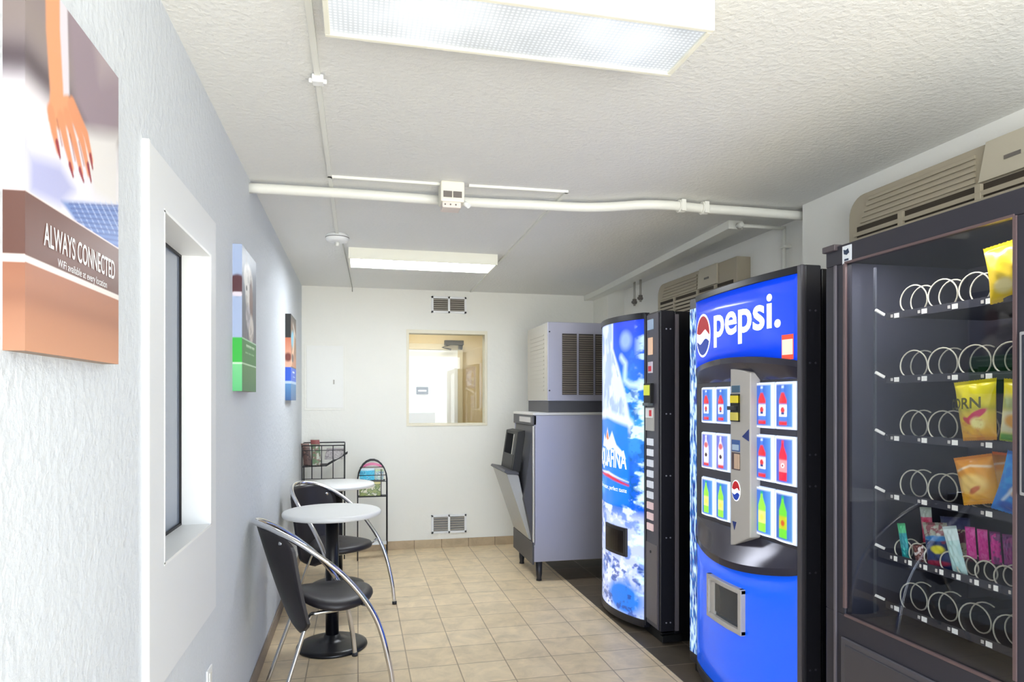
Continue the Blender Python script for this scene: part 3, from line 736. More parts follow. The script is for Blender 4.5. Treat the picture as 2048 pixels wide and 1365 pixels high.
def make_chair(label):
    t = thing('bistro_chair', label, 'chair', (0, 0, 0), 'black and chrome bistro chairs')
    half = [(.21, .30, 0.006), (.19, .295, .16), (.13, .275, .385), (.0, .25, .575), (-.16, .212, .715), (-.29, .13, .798), (-.352, 0, .822)]
    pts = [(x, -y, z) for x, y, z in half] + [(x, y, z) for x, y, z in half[-2::-1]]
    mb = MB(); mb.tube(catmull(pts, 8), 0.0125, 12); mb.build('frame', M_CHROME, t)
    for s_ in (-1, 1):
        mb = MB(); mb.tube([(.21, s_ * .30, 0.0), (.21, s_ * .30, 0.018)], 0.0155, 12); mb.build('foot_cap', M_DKPL, t)
        mb = MB(); mb.tube(catmull([(.12, s_ * .10, .418), (.0, s_ * .135, .402), (-.10, s_ * .14, .400), (-.135, s_ * .125, .375), (-.20, s_ * .14, .20), (-.27, s_ * .155, 0.0)], 6), 0.0095, 10)
        mb.build('leg', M_STEELROD, t)
        mb = MB(); mb.tube([(.10, s_ * .11, .415), (.10, s_ * .20, .425), (.095, s_ * .264, .44)], 0.008, 8); mb.build('seat_bracket', M_STEELROD, t)
    # seat: rounded shield, thick pad
    def seat_xy(r, a):
        x = 0.015 + 0.185 * r * cos(a); y = 0.212 * r * sin(a) * (1 - 0.10 * cos(a)); return x, y
    mb = MB(); n = 44; prof = [(0.0, .418), (0.90, .420), (0.97, .426), (1.0, .438), (0.99, .450), (0.95, .458), (0.82, .462), (0.5, .457), (0.0, .452)]
    vs = []; fs = []
    for r, z in prof:
        for k in range(n):
            x, y = seat_xy(r, 2 * pi * k / n); vs.append((x, y, z + 0.012 + 0.02 * (x / 0.2) ** 2 * (1 if x < 0 else -0.6) - 0.022 * (y / 0.2) ** 2))
    for i in range(len(prof) - 1):
        for k in range(n): fs.append((i * n + k, i * n + (k + 1) % n, (i + 1) * n + (k + 1) % n, (i + 1) * n + k))
    mb.add(vs, fs, True); mb.build('seat', M_BLACKPAD, t)
    # backrest shell
    def bk(u, v):
        z = 0.30 + v * 0.505
        w = 0.205 * (min(1, (v + 0.02) / 0.16)) ** 0.5
        if v > 0.80: w *= sqrt(max(0.02, 1 - ((v - 0.80) / 0.215) ** 2))
        y = (u * 2 - 1) * w
        xc = -0.165 - 0.175 * v ** 0.8
        return (xc + (0.8 + 1.6 * v) * y * y, y, z)
    mb = MB(); mb.sheet(bk, 20, 26, thick=(0.014, 0, 0)); mb.build('backrest', M_BLACKPAD, t)
    for s_ in (-1, 1):
        mb = MB(); mb.tube([(-.272, s_ * .158, .742), (-.235, s_ * .15, .735)], 0.008, 8); mb.build('bolt', M_CHROME, t)
    return t
def copy_tree(o, parent=None):
    c = o.copy(); COL.objects.link(c); c.parent = parent
    for ch in list(o.children): copy_tree(ch, c)
    return c
ch1 = make_chair('black bistro chair with chrome arms nearest the viewer, its back against the left wall')
ch2 = copy_tree(ch1)
ch1.location = (-.128, 3.357, 0); ch1.rotation_euler = (0, 0, math.atan2(.296, .955))
ch2.location = (-.11, 4.48, 0); ch2.rotation_euler = (0, 0, radians(-38))
ch2['label'] = 'black bistro chair with chrome arms between the two round tables'

# ================================================================== WIRE RACKS
t = thing('magazine_rack', 'black wire magazine rack in the back left corner behind the far table', 'rack', (-0.28, 6.04, 0))
yb, yf = 6.17, 5.98; r_ = 0.005
xs_ = [-0.465, -0.385, -0.305, -0.21, -0.115]
mb = MB()
for x in (xs_[0], xs_[-1]):
    for y in (yb, yf): mb.tube([(x, y, 0), (x, y, 1.0 if y == yb else 0.985)], r_, 8)
mb.build('upright_frame', M_BLACKWIRE, t)
mb = MB(); mb.tube([(xs_[0], yb, 1.0), (xs_[-1], yb, 1.0), (xs_[-1], yf, 0.985), (xs_[0], yf, 0.985), (xs_[0], yb, 1.0)], r_, 8)
mb.tube([(xs_[0], yf, 0.945), (xs_[-1], yf, 0.945)], 0.003, 6); mb.build('top_rail', M_BLACKWIRE, t)
mb = MB()
for y in (yf, (yf + yb) / 2, yb):
    mb.tube([(xs_[0], y, 0.805), (-0.265, y, 0.81), (-0.09, y, 0.915)], 0.004, 6)
for k in range(7):
    x = -0.265 + k * 0.029; mb.tube([(x, yf, 0.81 + k * 0.0175), (x, yb, 0.81 + k * 0.0175)], 0.0025, 6)
for k in range(5):
    x = -0.45 + k * 0.045; mb.tube([(x, yf, 0.807), (x, yb, 0.807)], 0.0025, 6)
for x in xs_[1:-1]: mb.tube([(x, yf, 0.70), (x, yf, 0.985)], 0.004, 6)
mb.tube([(xs_[0], yf, 0.70), (xs_[-1], yf, 0.70)], 0.003, 6)
mb.build('basket', M_BLACKWIRE, t)
for z in (0.12, 0.45):
    mb = MB(); mb.tube([(xs_[0], yb, z), (xs_[-1], yb, z), (xs_[-1], yf, z), (xs_[0], yf, z), (xs_[0], yb, z)], 0.004, 6)
    mb.build('lower_rail', M_BLACKWIRE, t)
def magazine(label, x0, x1, y, z0, z1, cols, seed, lean=0.05, tilt=0.0, group='magazines in the corner rack', name='magazine', th=0.012):
    P = Paint(24, 32, (x1 - x0) / (z1 - z0)); P.fill(cols[0]); nz = P.noise(6, seed)
    P.lay((nz > 0.5) * 0.9, cols[1]); P.lay((nz > 0.62) * 0.9, cols[2]); P.lay((P.v > 0.82) * 0.9, cols[3])
    mb = MB(); fn = lambda u, v: (x0 + (x1 - x0) * u + tilt * v, y + lean * v - 0.008 * sin(pi * u), z0 + (z1 - z0) * v)
    o = painted(name, P, fn, None, M_PRINT, thick=(0, th, 0)); return tag(o, label, 'magazine', group)
magazine('dark brown magazine standing at the left end of the corner rack', -0.452, -0.385, 6.01, 0.815, 1.0, [(96, 72, 66), (60, 44, 44), (140, 112, 100), (150, 120, 110)], 3, tilt=-0.03)
magazine('green and red magazine standing in the middle of the corner rack', -0.382, -0.308, 6.01, 0.815, 1.03, [(122, 146, 112), (150, 120, 108), (206, 214, 196), (140, 60, 64)], 8, tilt=-0.02)
magazine('pale newspaper slumped along the slope of the corner rack', -0.285, -0.135, 6.045, 0.86, 0.955, [(190, 184, 182), (150, 140, 142), (214, 210, 206), (170, 160, 160)], 12, 0.03, 0.02)

t = thing('brochure_rack', 'slender black wire brochure stand with an arched top in front of the back wall', 'rack', (0.12, 5.93, 0))
yb, yf = 5.98, 5.88
for s_, nm in ((yf, 'front_arch'), (yb, 'rear_arch')):
    pts = [(-0.003, s_, 0), (-0.003, s_, 0.60)] + [(0.121 - 0.124 * cos(a), s_, 0.68 + 0.18 * sin(a)) for a in np.linspace(0.1, pi - 0.1, 12)] + [(0.245, s_, 0.60), (0.245, s_, 0)]
    mb = MB(); mb.tube(pts, 0.0055, 8); mb.build(nm, M_BLACKWIRE, t)
mb = MB()
for z in (0.55, 0.675, 0.73, 0.80):
    xx = 0.124 if z < 0.7 else 0.124 * sqrt(max(0, 1 - ((z - 0.68) / 0.18) ** 2))
    mb.tube([(0.121 - xx, yf, z), (0.121 + xx, yf, z)], 0.003, 6); mb.tube([(0.121 - xx, yf, z), (0.121 - xx, yb, z)], 0.003, 6); mb.tube([(0.121 + xx, yf, z), (0.121 + xx, yb, z)], 0.003, 6)
mb.tube([(0.195, yf, 0.55), (0.195, yf, 0.78)], 0.003, 6)
mb.build('pocket_wires', M_BLACKWIRE, t)
mb = MB(); mb.box(0.0, 0.242, yf, yb, 0.13, 0.142); mb.build('lower_shelf', M_WHITE, t, 0.002)
mb = MB(); mb.box(0.0, 0.242, yf + 0.012, yb, 0.540, 0.549); mb.build('pocket_floor', M_BLACKWIRE, t)
mb = MB(); mb.box(0.012, 0.230, yf + 0.03, yb, 0.676, 0.684); mb.build('pocket_floor', M_BLACKWIRE, t)
g = 'brochures in the arched stand'
magazine('green and cream brochure in the lower pocket of the arched stand', 0.012, 0.19, 5.90, 0.55, 0.672, [(150, 160, 96), (96, 120, 70), (232, 226, 200), (226, 214, 150)], 21, 0.012, 0, g, 'brochure')
magazine('bright cyan brochure in the upper pocket of the arched stand', 0.014, 0.14, 5.918, 0.685, 0.785, [(60, 190, 226), (120, 214, 236), (30, 150, 206), (226, 244, 250)], 23, 0.012, 0, g, 'brochure')
magazine('pale green brochure to the right of the cyan one in the arched stand', 0.145, 0.215, 5.918, 0.685, 0.775, [(196, 222, 206), (140, 170, 200), (236, 240, 230), (210, 230, 180)], 26, 0.012, 0, g, 'brochure')
P = Paint(20, 10, 3); P.fill((214, 110, 150))
o = painted('brochure', P, lambda u, v: (0.03 + 0.18 * u, 5.945 + 0.01 * v, 0.785 + 0.022 * v + 0.025 * sin(pi * u)), None, M_PRINT, thick=(0, 0.01, 0))
tag(o, 'pink brochure top peeking out at the head of the arched stand', 'magazine', g)

# ================================================================== ICE MACHINE
t = thing('ice_machine', 'tall grey ice machine with open bin door standing against the right wall', 'ice machine', (1.75, 5.2, 0))
IX0, IX1, IY0, IY1 = 1.297, 2.20, 4.90, 5.54
mb = MB()
prof = [(IX0 + 0.002, 0.15), (IX1, 0.15), (IX1, 1.262), (IX0 - 0.0, 1.262), (IX0, 0.15)]
# side skins, back, top and the inclined front of the bin
for ya, yb_ in ((IY0, IY0 + 0.02), (IY1 - 0.02, IY1)):
    mb.prism([(IX0, 0.15), (IX1, 0.15), (IX1, 1.262), (IX0, 1.262)], 'y', ya, yb_)
mb.box(IX1 - 0.02, IX1, IY0 + 0.02, IY1 - 0.02, 0.15, 1.262); mb.box(IX0, IX1 - 0.02, IY0 + 0.02, IY1 - 0.02, 0.15, 0.17)
mb.build('bin_body', M_STEEL, t, 0.003)
mb = MB(); mb.box(IX0 - 0.012, IX1, IY0 - 0.006, IY1 + 0.006, 1.262, 1.282); mb.build('bin_top', mat('bright_steel', (214, 212, 208), 0.35, 0.3), t, 0.003)
mb = MB(); mb.box(IX0 - 0.010, IX0 + 0.02, IY0 + 0.0, IY1, 1.185, 1.262); hd = mb.build('header_strip', M_DKGREY, t, 0.004)
mb = MB(); mb.box(IX0 - 0.013, IX0 - 0.010, IY0 + 0.06, IY0 + 0.42, 1.205, 1.245); mb.build('badge', M_GREYPL, hd)
# inner sloping panel and liner of the opening
mb = MB(); mb.prism([(IX0 + 0.005, 1.185), (IX0 + 0.03, 1.185), (IX0 + 0.03, 0.30), (IX0 + 0.0, 0.30), (IX0 - 0.07, 0.62), (IX0 - 0.05, 0.80)], 'y', IY0 + 0.03, IY1 - 0.03)
mb.build('chute_hood', M_DKGREY, t, 0.004)
mb = MB(); mb.prism([(IX0 - 0.005, 1.18), (IX0 + 0.01, 1.18), (IX0 + 0.01, 0.28), (IX0 - 0.005, 0.26)], 'y', IY0 + 0.0, IY0 + 0.028)
mb.build('front_edge_trim', mat('trim_pale', (216, 214, 208), 0.4), t, 0.002)
# raised upper flap and the tipped-out door
mb = MB()
mb.prism([(IX0 - 0.085, 1.13), (IX0 - 0.03, 1.14), (IX0 - 0.03, 1.10), (IX0 - 0.07, 0.82), (IX0 - 0.135, 0.80)], 'y', IY0 + 0.16, IY0 + 0.20)
mb.prism([(IX0 - 0.085, 1.13), (IX0 - 0.03, 1.14), (IX0 - 0.03, 1.10), (IX0 - 0.07, 0.82), (IX0 - 0.135, 0.80)], 'y', IY1 - 0.10, IY1 - 0.06)
mb.prism([(IX0 - 0.085, 1.13), (IX0 - 0.03, 1.14), (IX0 - 0.03, 1.115), (IX0 - 0.085, 1.105)], 'y', IY0 + 0.20, IY1 - 0.10)
mb.prism([(IX0 - 0.135, 0.80), (IX0 - 0.07, 0.82), (IX0 - 0.075, 0.90), (IX0 - 0.115, 0.95)], 'y', IY0 + 0.20, IY1 - 0.10)
mb.build('door_frame', M_BLACK, t, 0.003)
mb = MB(); mb.prism([(IX0 - 0.195, 0.815), (IX0 - 0.175, 0.83), (IX0 - 0.10, 0.80), (IX0 - 0.0, 0.34), (IX0 - 0.0, 0.30), (IX0 - 0.02, 0.31)], 'y', IY0 + 0.08, IY1 - 0.04)
dr = mb.build('bin_door', mat('door_liner', (176, 176, 172), 0.4), t, 0.004)
mb = MB(); mb.prism([(IX0 - 0.215, 0.83), (IX0 - 0.205, 0.845), (IX0 - 0.10, 0.825), (IX0 - 0.10, 0.805), (IX0 - 0.19, 0.812)], 'y', IY0 + 0.07, IY1 - 0.03); mb.build('door_handle', M_DKGREY, dr, 0.003)
mb = MB(); mb.prism([(IX0 - 0.012, 0.30), (IX0 + 0.002, 0.30), (IX0 + 0.002, 0.13), (IX0 - 0.012, 0.13)], 'y', IY0 + 0.0, IY1); mb.build('kick_panel', M_DKGREY, t, 0.002)
for x in (IX0 + 0.05, IX1 - 0.08):
    for y in (IY0 + 0.04, IY1 - 0.05):
        mb = MB(); mb.lathe(x, y, [(0.026, 0.15), (0.023, 0.05), (0.018, 0.02), (0.022, 0.0)][::-1], 16); mb.build('leg', M_DKPL, t)
# ice maker head
HX0 = 1.412
mb = MB(); mb.box(HX0, IX1, IY0 + 0.02, IY1, 1.37, 1.975); hb = mb.build('head_cabinet', M_STEEL, t, 0.004)
mb = MB(); mb.box(HX0 - 0.003, HX0, IY0 + 0.03, IY1 - 0.005, 1.375, 1.97); mb.build('head_front', M_STEEL_L, t)
mb = MB()
for k in range(14): mb.box(HX0 - 0.006, HX0 - 0.002, IY0 + 0.12, IY1 - 0.10, 1.45 + k * 0.033, 1.458 + k * 0.033)
mb.build('front_louvres', M_STEEL_L, t)
mb = MB(); mb.box(HX0 + 0.005, IX1, IY0 + 0.025, IY1, 1.282, 1.37); mb.build('head_plinth', M_DKGREY, t, 0.003)
for k in range(4):
    x0 = 1.525 + k * 0.134; x1 = x0 + 0.116
    mb = MB(); mb.box(x0, x1, IY0 + 0.012, IY0 + 0.0205, 1.418, 1.887)
    vb = mb.build('side_vent', mat('vent_recess', (58, 54, 52), 0.7), t)
    mb = MB()
    for j in range(27): mb.box(x0 + 0.002, x1 - 0.002, IY0 + 0.004, IY0 + 0.013, 1.424 + j * 0.017, 1.432 + j * 0.017, Matrix.Rotation(radians(30), 3, 'X'))
    mb.build('vent_slats', mat('vent_slats', (120, 112, 102), 0.5), vb)
for z in (1.45, 1.90):
    mb = MB(); mb.disc((HX0 + 0.012, IY0 + 0.02, z), (0, -1, 0), 0.006, 0.004, 10); mb.build('screw', M_DKPL, t)

# ================================================================== AIR CONDITIONERS
def air_con(yfar, xf, xw, label):
    t = thing('air_conditioner', label, 'air conditioner', (xw, yfar - 0.57, 1.9), 'beige air conditioners on the right wall')
    Lh = 1.14; z0, z1 = 1.86, 2.285
    out = [(yfar - Lh, z0), (yfar - 0.0, z0)]
    R = 0.09
    out += [(yfar - R + R * cos(a), z1 - R + R * sin(a)) for a in np.linspace(0, pi / 2, 8)] + [(yfar - Lh, z1 - 0.0)]
    mb = MB(); mb.prism(out, 'x', xf + 0.012, xw); mb.build('case', M_AC, t, 0.004)
    # front grille: raised margins and louvre bars over a dark recess
    ya, yb_ = yfar - 0.66, yfar - 0.045
    mb = MB(); mb.box(xf + 0.008, xf + 0.0125, ya - 0.44 + 0.0, yb_ - 0.01, z0 + 0.03, z1 - 0.14); mb.build('grille_recess', M_ACDK, t)
    mb = MB(); z = z0 + 0.035
    while z < z1 - 0.16:
        mb.box(xf - 0.004, xf + 0.009, yfar - Lh + 0.03, yb_, z, z + 0.017, Matrix.Rotation(radians(-14), 3, 'Y')); z += 0.026
    for y in (yfar - 0.31, ya - 0.0, ya - 0.24): mb.box(xf - 0.005, xf + 0.009, y - 0.012, y + 0.012, z0 + 0.03, z1 - 0.14)
    mb.build('louvre_grille', M_AC, t, 0.001)
    mb = MB()
    for k in range(5): mb.box(xf + 0.004, xf + 0.013, ya + 0.02, yb_ - 0.03 - 0.012 * k, z1 - 0.128 + k * 0.022, z1 - 0.114 + k * 0.022)
    mb.build('upper_ribs', M_AC, t, 0.001)
    mb = MB(); mb.prism([(ya - 0.26, z1 - 0.135), (ya + 0.0, z1 - 0.135), (ya - 0.03, z1 - 0.0), (ya - 0.26, z1)], 'x', xf - 0.003, xf + 0.012)
    lid = mb.build('control_lid', mat('lid_beige', (196, 188, 168), 0.5), t, 0.002)
    mb = MB(); mb.box(xf - 0.006, xf - 0.003, ya - 0.16, ya - 0.10, z1 - 0.085, z1 - 0.072); mb.build('badge', M_VENTGREY, lid)
    return t
air_con(4.93, 2.31, WR2, 'beige air conditioner on the far right wall above the two drink machines')
air_con(2.61, 2.15, WR1, 'beige air conditioner on the right wall above the snack machine')

# ================================================================== WATER VENDING MACHINE (far)
AX, AY0, AY1, AZ = 1.66, 3.49, 4.36, 1.895
t = thing('drink_vending_machine', 'tall vending machine with a bottled-water picture and mountain logo, beside the ice machine', 'vending machine', (1.9, 3.93, 0))
aqua = t
mb = MB(); mb.box(AX + 0.09, 2.28, AY0 + 0.005, AY1, 0.05, AZ - 0.012); mb.build('cabinet', M_BLACKSIDE, t, 0.004)
mb = MB(); mb.box(AX, AX + 0.085, AY0, AY1, 0.07, AZ - 0.01); door = mb.build('door', mat('door_charcoal', (30, 30, 38), 0.35), t, 0.004)
mb = MB(); mb.box(AX + 0.09, AX + 0.112, AY0 - 0.004, AY0 + 0.01, 0.07, AZ - 0.03); mb.build('side_strip', mat('strip_grey', (120, 114, 122), 0.4, 0.2), t, 0.001)
mb = MB(); mb.box(AX + 0.02, 2.26, AY0 + 0.02, AY1 - 0.02, 0.0, 0.055); mb.box(AX + 0.005, AX + 0.13, AY0 - 0.012, AY0 + 0.02, 0.012, 0.05); mb.build('plinth', M_BLACK, t, 0.003)
mb = MB()
for z in (0.12, 0.6, 0.95, 1.3, 1.78):
    for x in (AX + 0.035, AX + 0.06):
        mb = MB(); mb.disc((x, AY0, z), (0, -1, 0), 0.0045, 0.003, 8); mb.build('rivet', M_STEEL, door)
AP0, AP1 = 3.685, 4.345
def aprof(s_):     # s_ 0 near .. 1 far
    return AX - 0.008 - 0.098 * max(0.0, sin(pi * s_)) ** 0.75
def amap(u, v, off=0.0):
    s_ = 1 - u; return (aprof(s_) - off, AP0 + (AP1 - AP0) * s_, 0.075 + 1.785 * v)
ss = np.linspace(0, 1, 41)
poly = [(aprof(s_) + 0.004, AP0 + (AP1 - AP0) * s_) for s_ in ss]
mb = MB(); mb.prism([(AX + 0.01, AP0)] + poly + [(AX + 0.01, AP1)], 'z', 0.075, 1.86); mb.build('bowed_front', mat('frame_dark', (26, 26, 34), 0.3), door)
poly2 = [(aprof(s_) - 0.006, AP0 - 0.008 + (AP1 - AP0 + 0.016) * s_) for s_ in ss]
for z0, z1 in ((1.858, AZ), (0.035, 0.078)):
    mb = MB(); mb.prism([(AX + 0.02, AP0 - 0.008)] + poly2 + [(AX + 0.02, AP1 + 0.008)], 'z', z0, z1); mb.build('frame_cap', mat('frame_dark', (26, 26, 34), 0.3), door, 0.002)
mb = MB(); mb.box(AX - 0.012, AX, AP0 - 0.020, AP0 + 0.003, 0.05, AZ - 0.01); mb.build('frame_edge', mat('frame_dark', (26, 26, 34), 0.3), door, 0.002)
AP = Paint(160, 420, 0.42)
va = lambda z: (z - 0.075) / 1.785
AP.fill((18, 96, 224)); AP.vgrad(0.6, (20, 130, 232), 1.0, (24, 60, 214))
n1 = AP.noise(9, 1, 5); n2 = AP.noise(22, 2, 4); n3 = AP.noise(14, 7, 5, (1, 2.2)); n4 = AP.noise(30, 9, 3, (1, 1.6))
AP.lay(np.clip((n1 - 0.5) * 5, 0, 1) * 0.6, (60, 160, 244))
AP.lay(np.clip((n3 - 0.50) * 14, 0, 1) * np.clip((AP.u - 0.72) * 9, 0, 1) * np.clip((va(1.52) - AP.v) * 9, 0, 1) * 0.95, (206, 240, 250))
AP.lay(np.clip((n4 - 0.56) * 16, 0, 1) * np.clip((AP.u - 0.72) * 9, 0, 1) * (AP.v < va(1.5)) * 0.8, (16, 92, 176))
# bottle: pale shoulders
AP.poly([(0.0, 1.0), (0.60, 1.0), (0.60, va(1.70)), (0.70, va(1.58)), (0.80, va(1.42)), (0.85, va(1.28)), (0.86, va(1.18)), (0.0, va(1.18))], (206, 220, 246), 0.006)
bm_ = (AP.u < 0.86) & (AP.v > va(1.24))
AP.lay(np.clip((AP.noise(12, 4, 4, (2.5, 1)) - 0.5) * 9, 0, 1) * 0.65 * (AP.u < 0.58 + 0.27 * np.clip((va(1.70) - AP.v) / (va(1.70) - va(1.3)), 0, 1)) * bm_, (120, 150, 214))
AP.ell(0.80, va(1.74), 0.03, 0.03, (140, 170, 250), 0.8); AP.line([(0.74, va(1.64)), (0.80, va(1.60)), (0.79, va(1.5)), (0.86, va(1.47)), (0.97, va(1.46))], 0.006, (214, 240, 252), 0.012)
# blue label with white band
AP.poly([(0, va(1.24)), (0.5, va(1.27)), (0.84, va(1.24)), (0.85, va(0.74)), (0.5, va(0.70)), (0, va(0.74))], (22, 122, 226), 0.008)
AP.lay(np.clip((n1 - 0.48) * 6, 0, 1) * 0.5 * (AP.u < 0.84) * (AP.v < va(0.9)) * (AP.v > va(0.72)), (90, 190, 240))
AP.line([(0.0, va(1.27)), (0.45, va(1.30)), (0.86, va(1.24))], 0.010, (236, 246, 255), 0.012)
AP.poly([(0.30, va(1.08)), (0.36, va(1.16)), (0.41, va(1.12)), (0.47, va(1.20)), (0.52, va(1.13)), (0.58, va(1.18)), (0.66, va(1.10)), (0.78, va(1.05)), (0.80, va(1.02)), (0.7, va(1.04)), (0.6, va(1.08)), (0.5, va(1.06)), (0.4, va(1.08))], (240, 248, 255), 0.004)
AP.poly([(0.43, va(1.14)), (0.47, va(1.19)), (0.51, va(1.13)), (0.47, va(1.12))], (226, 120, 70), 0.004)
AP.line([(0.22, va(0.90)), (0.5, va(0.90)), (0.84, va(0.86))], [0.002, 0.008, 0.003], (206, 44, 70), 0.003); AP.line([(0.22, va(0.915)), (0.5, va(0.918)), (0.84, va(0.88))], [0.001, 0.004, 0.001], (236, 240, 255), 0.003)
# splash below the label
spl = AP.v < va(0.72)
AP.lay(np.clip((va(0.72) - AP.v) * 30, 0, 1) * 0.92, (196, 208, 248))
AP.lay(np.clip((n2 - 0.52) * 12, 0, 1) * spl * 0.7, (70, 120, 206)); AP.lay(np.clip((n3 - 0.54) * 12, 0, 1) * spl * 0.7, (238, 244, 255))
AP.ell(0.76, va(0.17), 0.10, 0.055, (30, 120, 226), 0.5); AP.lay(np.clip((n4 - 0.58) * 14, 0, 1) * spl * (AP.v < va(0.4)) * 0.8, (28, 70, 160))
AP.lay(np.clip((AP.u - 0.90) * 12, 0, 1) * np.clip((n3 - 0.45) * 10, 0, 1) * 0.7, (214, 246, 246))
pan = painted('graphic_panel', AP, lambda u, v: amap(u, v, 0.001), door, M_PRINTLIT)
lettering('brand_lettering', 'AQUAFINA', lambda a, b: amap(0.20 + a, va(0.935 + b), 0.003), 0.62, 0.135, M_WHITELIT, door, bold=0.02, sub=True)
lettering('slogan_lettering', 'Pure water, perfect taste', lambda a, b: amap(0.24 + a, va(0.805 + b), 0.003), 0.58, 0.035, M_WHITELIT, door, sub=True)
mb = MB(); mb.prism([(1 - 0.83, 0), (1 - 0.83, 1), (1 - 0.46, 1), (1 - 0.46, 0)], 'x', 0, 1)
def slab(u0, u1, v0, v1, o0, o1, n=8):
    """block following the bowed front, from offset o0 (inner) to o1 (outer)"""
    m_ = MB(); vs = []
    for k in range(n + 1):
        u = u0 + (u1 - u0) * k / n
        for v in (v0, v1):
            for o in (o0, o1): vs.append(amap(u, v, o))
    fs = []
    for k in range(n):
        a = k * 4; b = a + 4
        fs += [(a, b, b + 2, a + 2), (a + 1, a + 3, b + 3, b + 1), (a, a + 1, b + 1, b), (a + 2, b + 2, b + 3, a + 3)]
    fs += [(0, 2, 3, 1), (n * 4, n * 4 + 1, n * 4 + 3, n * 4 + 2)]
    return m_.add(vs, fs)
slab(0.46, 0.83, va(0.425), va(0.60), 0.0, 0.014).build('delivery_frame', M_DKPL, door, 0.004)
slab(0.49, 0.80, va(0.445), va(0.58), 0.010, 0.016).build('delivery_flap', mat('flap_black', (14, 8, 12), 0.2), door, 0.002)
# control column
y0c, y1c = AY0 + 0.018, 3.664
mb = MB(); mb.box(AX - 0.006, AX, y0c, y1c, 0.075, 1.875); cc = mb.build('control_column', mat('column_grey', (74, 72, 82), 0.4), door, 0.002)
def aitem(nm, z0, z1, f0, f1, m_, h=0.006, label=None):
    b_ = MB(); b_.box(AX - 0.006 - h, AX - 0.005, y1c - (y1c - y0c) * f1, y1c - (y1c - y0c) * f0, z0, z1); return b_.build(nm, m_, door, 0.0015, label=label)
aitem('info_label', 1.785, 1.845, 0.15, 0.62, mat('pale_blue_label', (170, 196, 226), 0.4))
aitem('price_card', 1.64, 1.74, 0.20, 0.56, mat('orange_white_card', (236, 196, 160), 0.4, emit=0.2))
aitem('notice_card', 1.535, 1.60, 0.20, 0.56, mat('white_card', (226, 220, 232), 0.4)); aitem('notice_mark', 1.545, 1.575, 0.25, 0.5, M_RED, 0.008)
aitem('bill_acceptor', 1.36, 1.475, 0.02, 0.62, M_BLACK, 0.02); aitem('bill_label', 1.405, 1.465, 0.05, 0.55, mat('lime_label', (206, 214, 60), 0.4, emit=0.3), 0.023)
aitem('bill_slot_lip', 1.345, 1.362, 0.02, 0.55, mat('slot_grey', (100, 108, 112), 0.4), 0.028)
aitem('coin_panel', 1.20, 1.335, 0.02, 0.70, M_GREYPL, 0.008); aitem('coin_label', 1.275, 1.33, 0.04, 0.66, M_SHEET, 0.010); aitem('coin_mark', 1.285, 1.32, 0.38, 0.58, M_RED, 0.012)
for k in range(9):
    z = 1.115 - k * 0.0615
    aitem('selection_button', z, z + 0.040, 0.12, 0.62, mat('button_white', (226, 230, 240), 0.35, emit=0.15) if k < 6 else mat('button_pink', (236, 206, 206), 0.35, emit=0.15), 0.008)
aitem('lower_panel', 0.10, 0.55, 0.0, 0.95, mat('panel_taupe', (104, 98, 100), 0.4), 0.003)
b_ = MB(); b_.disc((AX - 0.006, 3.60, 0.50), (-1, 0, 0), 0.008, 0.006, 10); b_.build('lock', M_BLACK, door)

# ================================================================== COLA VENDING MACHINE (middle)
PX, PY0, PY1 = 1.655, 2.23, 3.14
t = thing('drink_vending_machine', 'bright blue drinks vending machine with round globe logo and twelve bottle-picture buttons', 'vending machine', (1.9, 2.7, 0))
mb = MB(); mb.box(PX + 0.075, 2.12, PY0 + 0.004, PY1, 0.05, AZ - 0.012); mb.build('cabinet', M_BLACKSIDE, t, 0.004)
mb = MB(); mb.box(PX, PX + 0.07, PY0, PY1, 0.05, AZ); door = mb.build('door', mat('cola_door', (40, 40, 48), 0.35), t, 0.005)
mb = MB(); mb.box(PX + 0.02, 2.10, PY0 + 0.02, PY1 - 0.02, 0, 0.055); mb.build('plinth', M_BLACK, t, 0.003)
mb = MB()
for z in (0.35, 0.72, 1.05, 1.17, 1.52, 1.72):
    for x in (PX + 0.02, PX + 0.045, PX + 0.10): mb = MB(); mb.disc((x, PY0 + (0 if x < PX + 0.07 else 0.004), z), (0, -1, 0), 0.004, 0.003, 8); mb.build('rivet', mat('rivet_dark', (84, 84, 96), 0.4, 0.3), door)
Q0, Q1 = 2.258, 3.055
qy = lambda s_: Q0 + (Q1 - Q0) * s_
def qprof(s_, b, base=0.0): return PX - base - b * max(0.0, sin(pi * min(1, max(0, s_)))) ** 0.8
def qmap(s_, z, b, base=0.0, off=0.0): return (qprof(s_, b, base) - off, qy(s_), z)
# near edge moulding and top cap
mb = MB(); mb.box(PX - 0.016, PX + 0.002, PY0, Q0, 0.05, AZ); mb.build('near_moulding', mat('moulding_grey', (84, 82, 90), 0.3, 0.2), door, 0.004)
mb = MB(); mb.prism([(PX + 0.01, Q0)] + [(qprof(s_, 0.035, 0.014), qy(s_)) for s_ in ss] + [(PX + 0.01, Q1)], 'z', 1.865, AZ); mb.build('top_moulding', mat('frame_dark', (26, 26, 34), 0.3), door, 0.003)
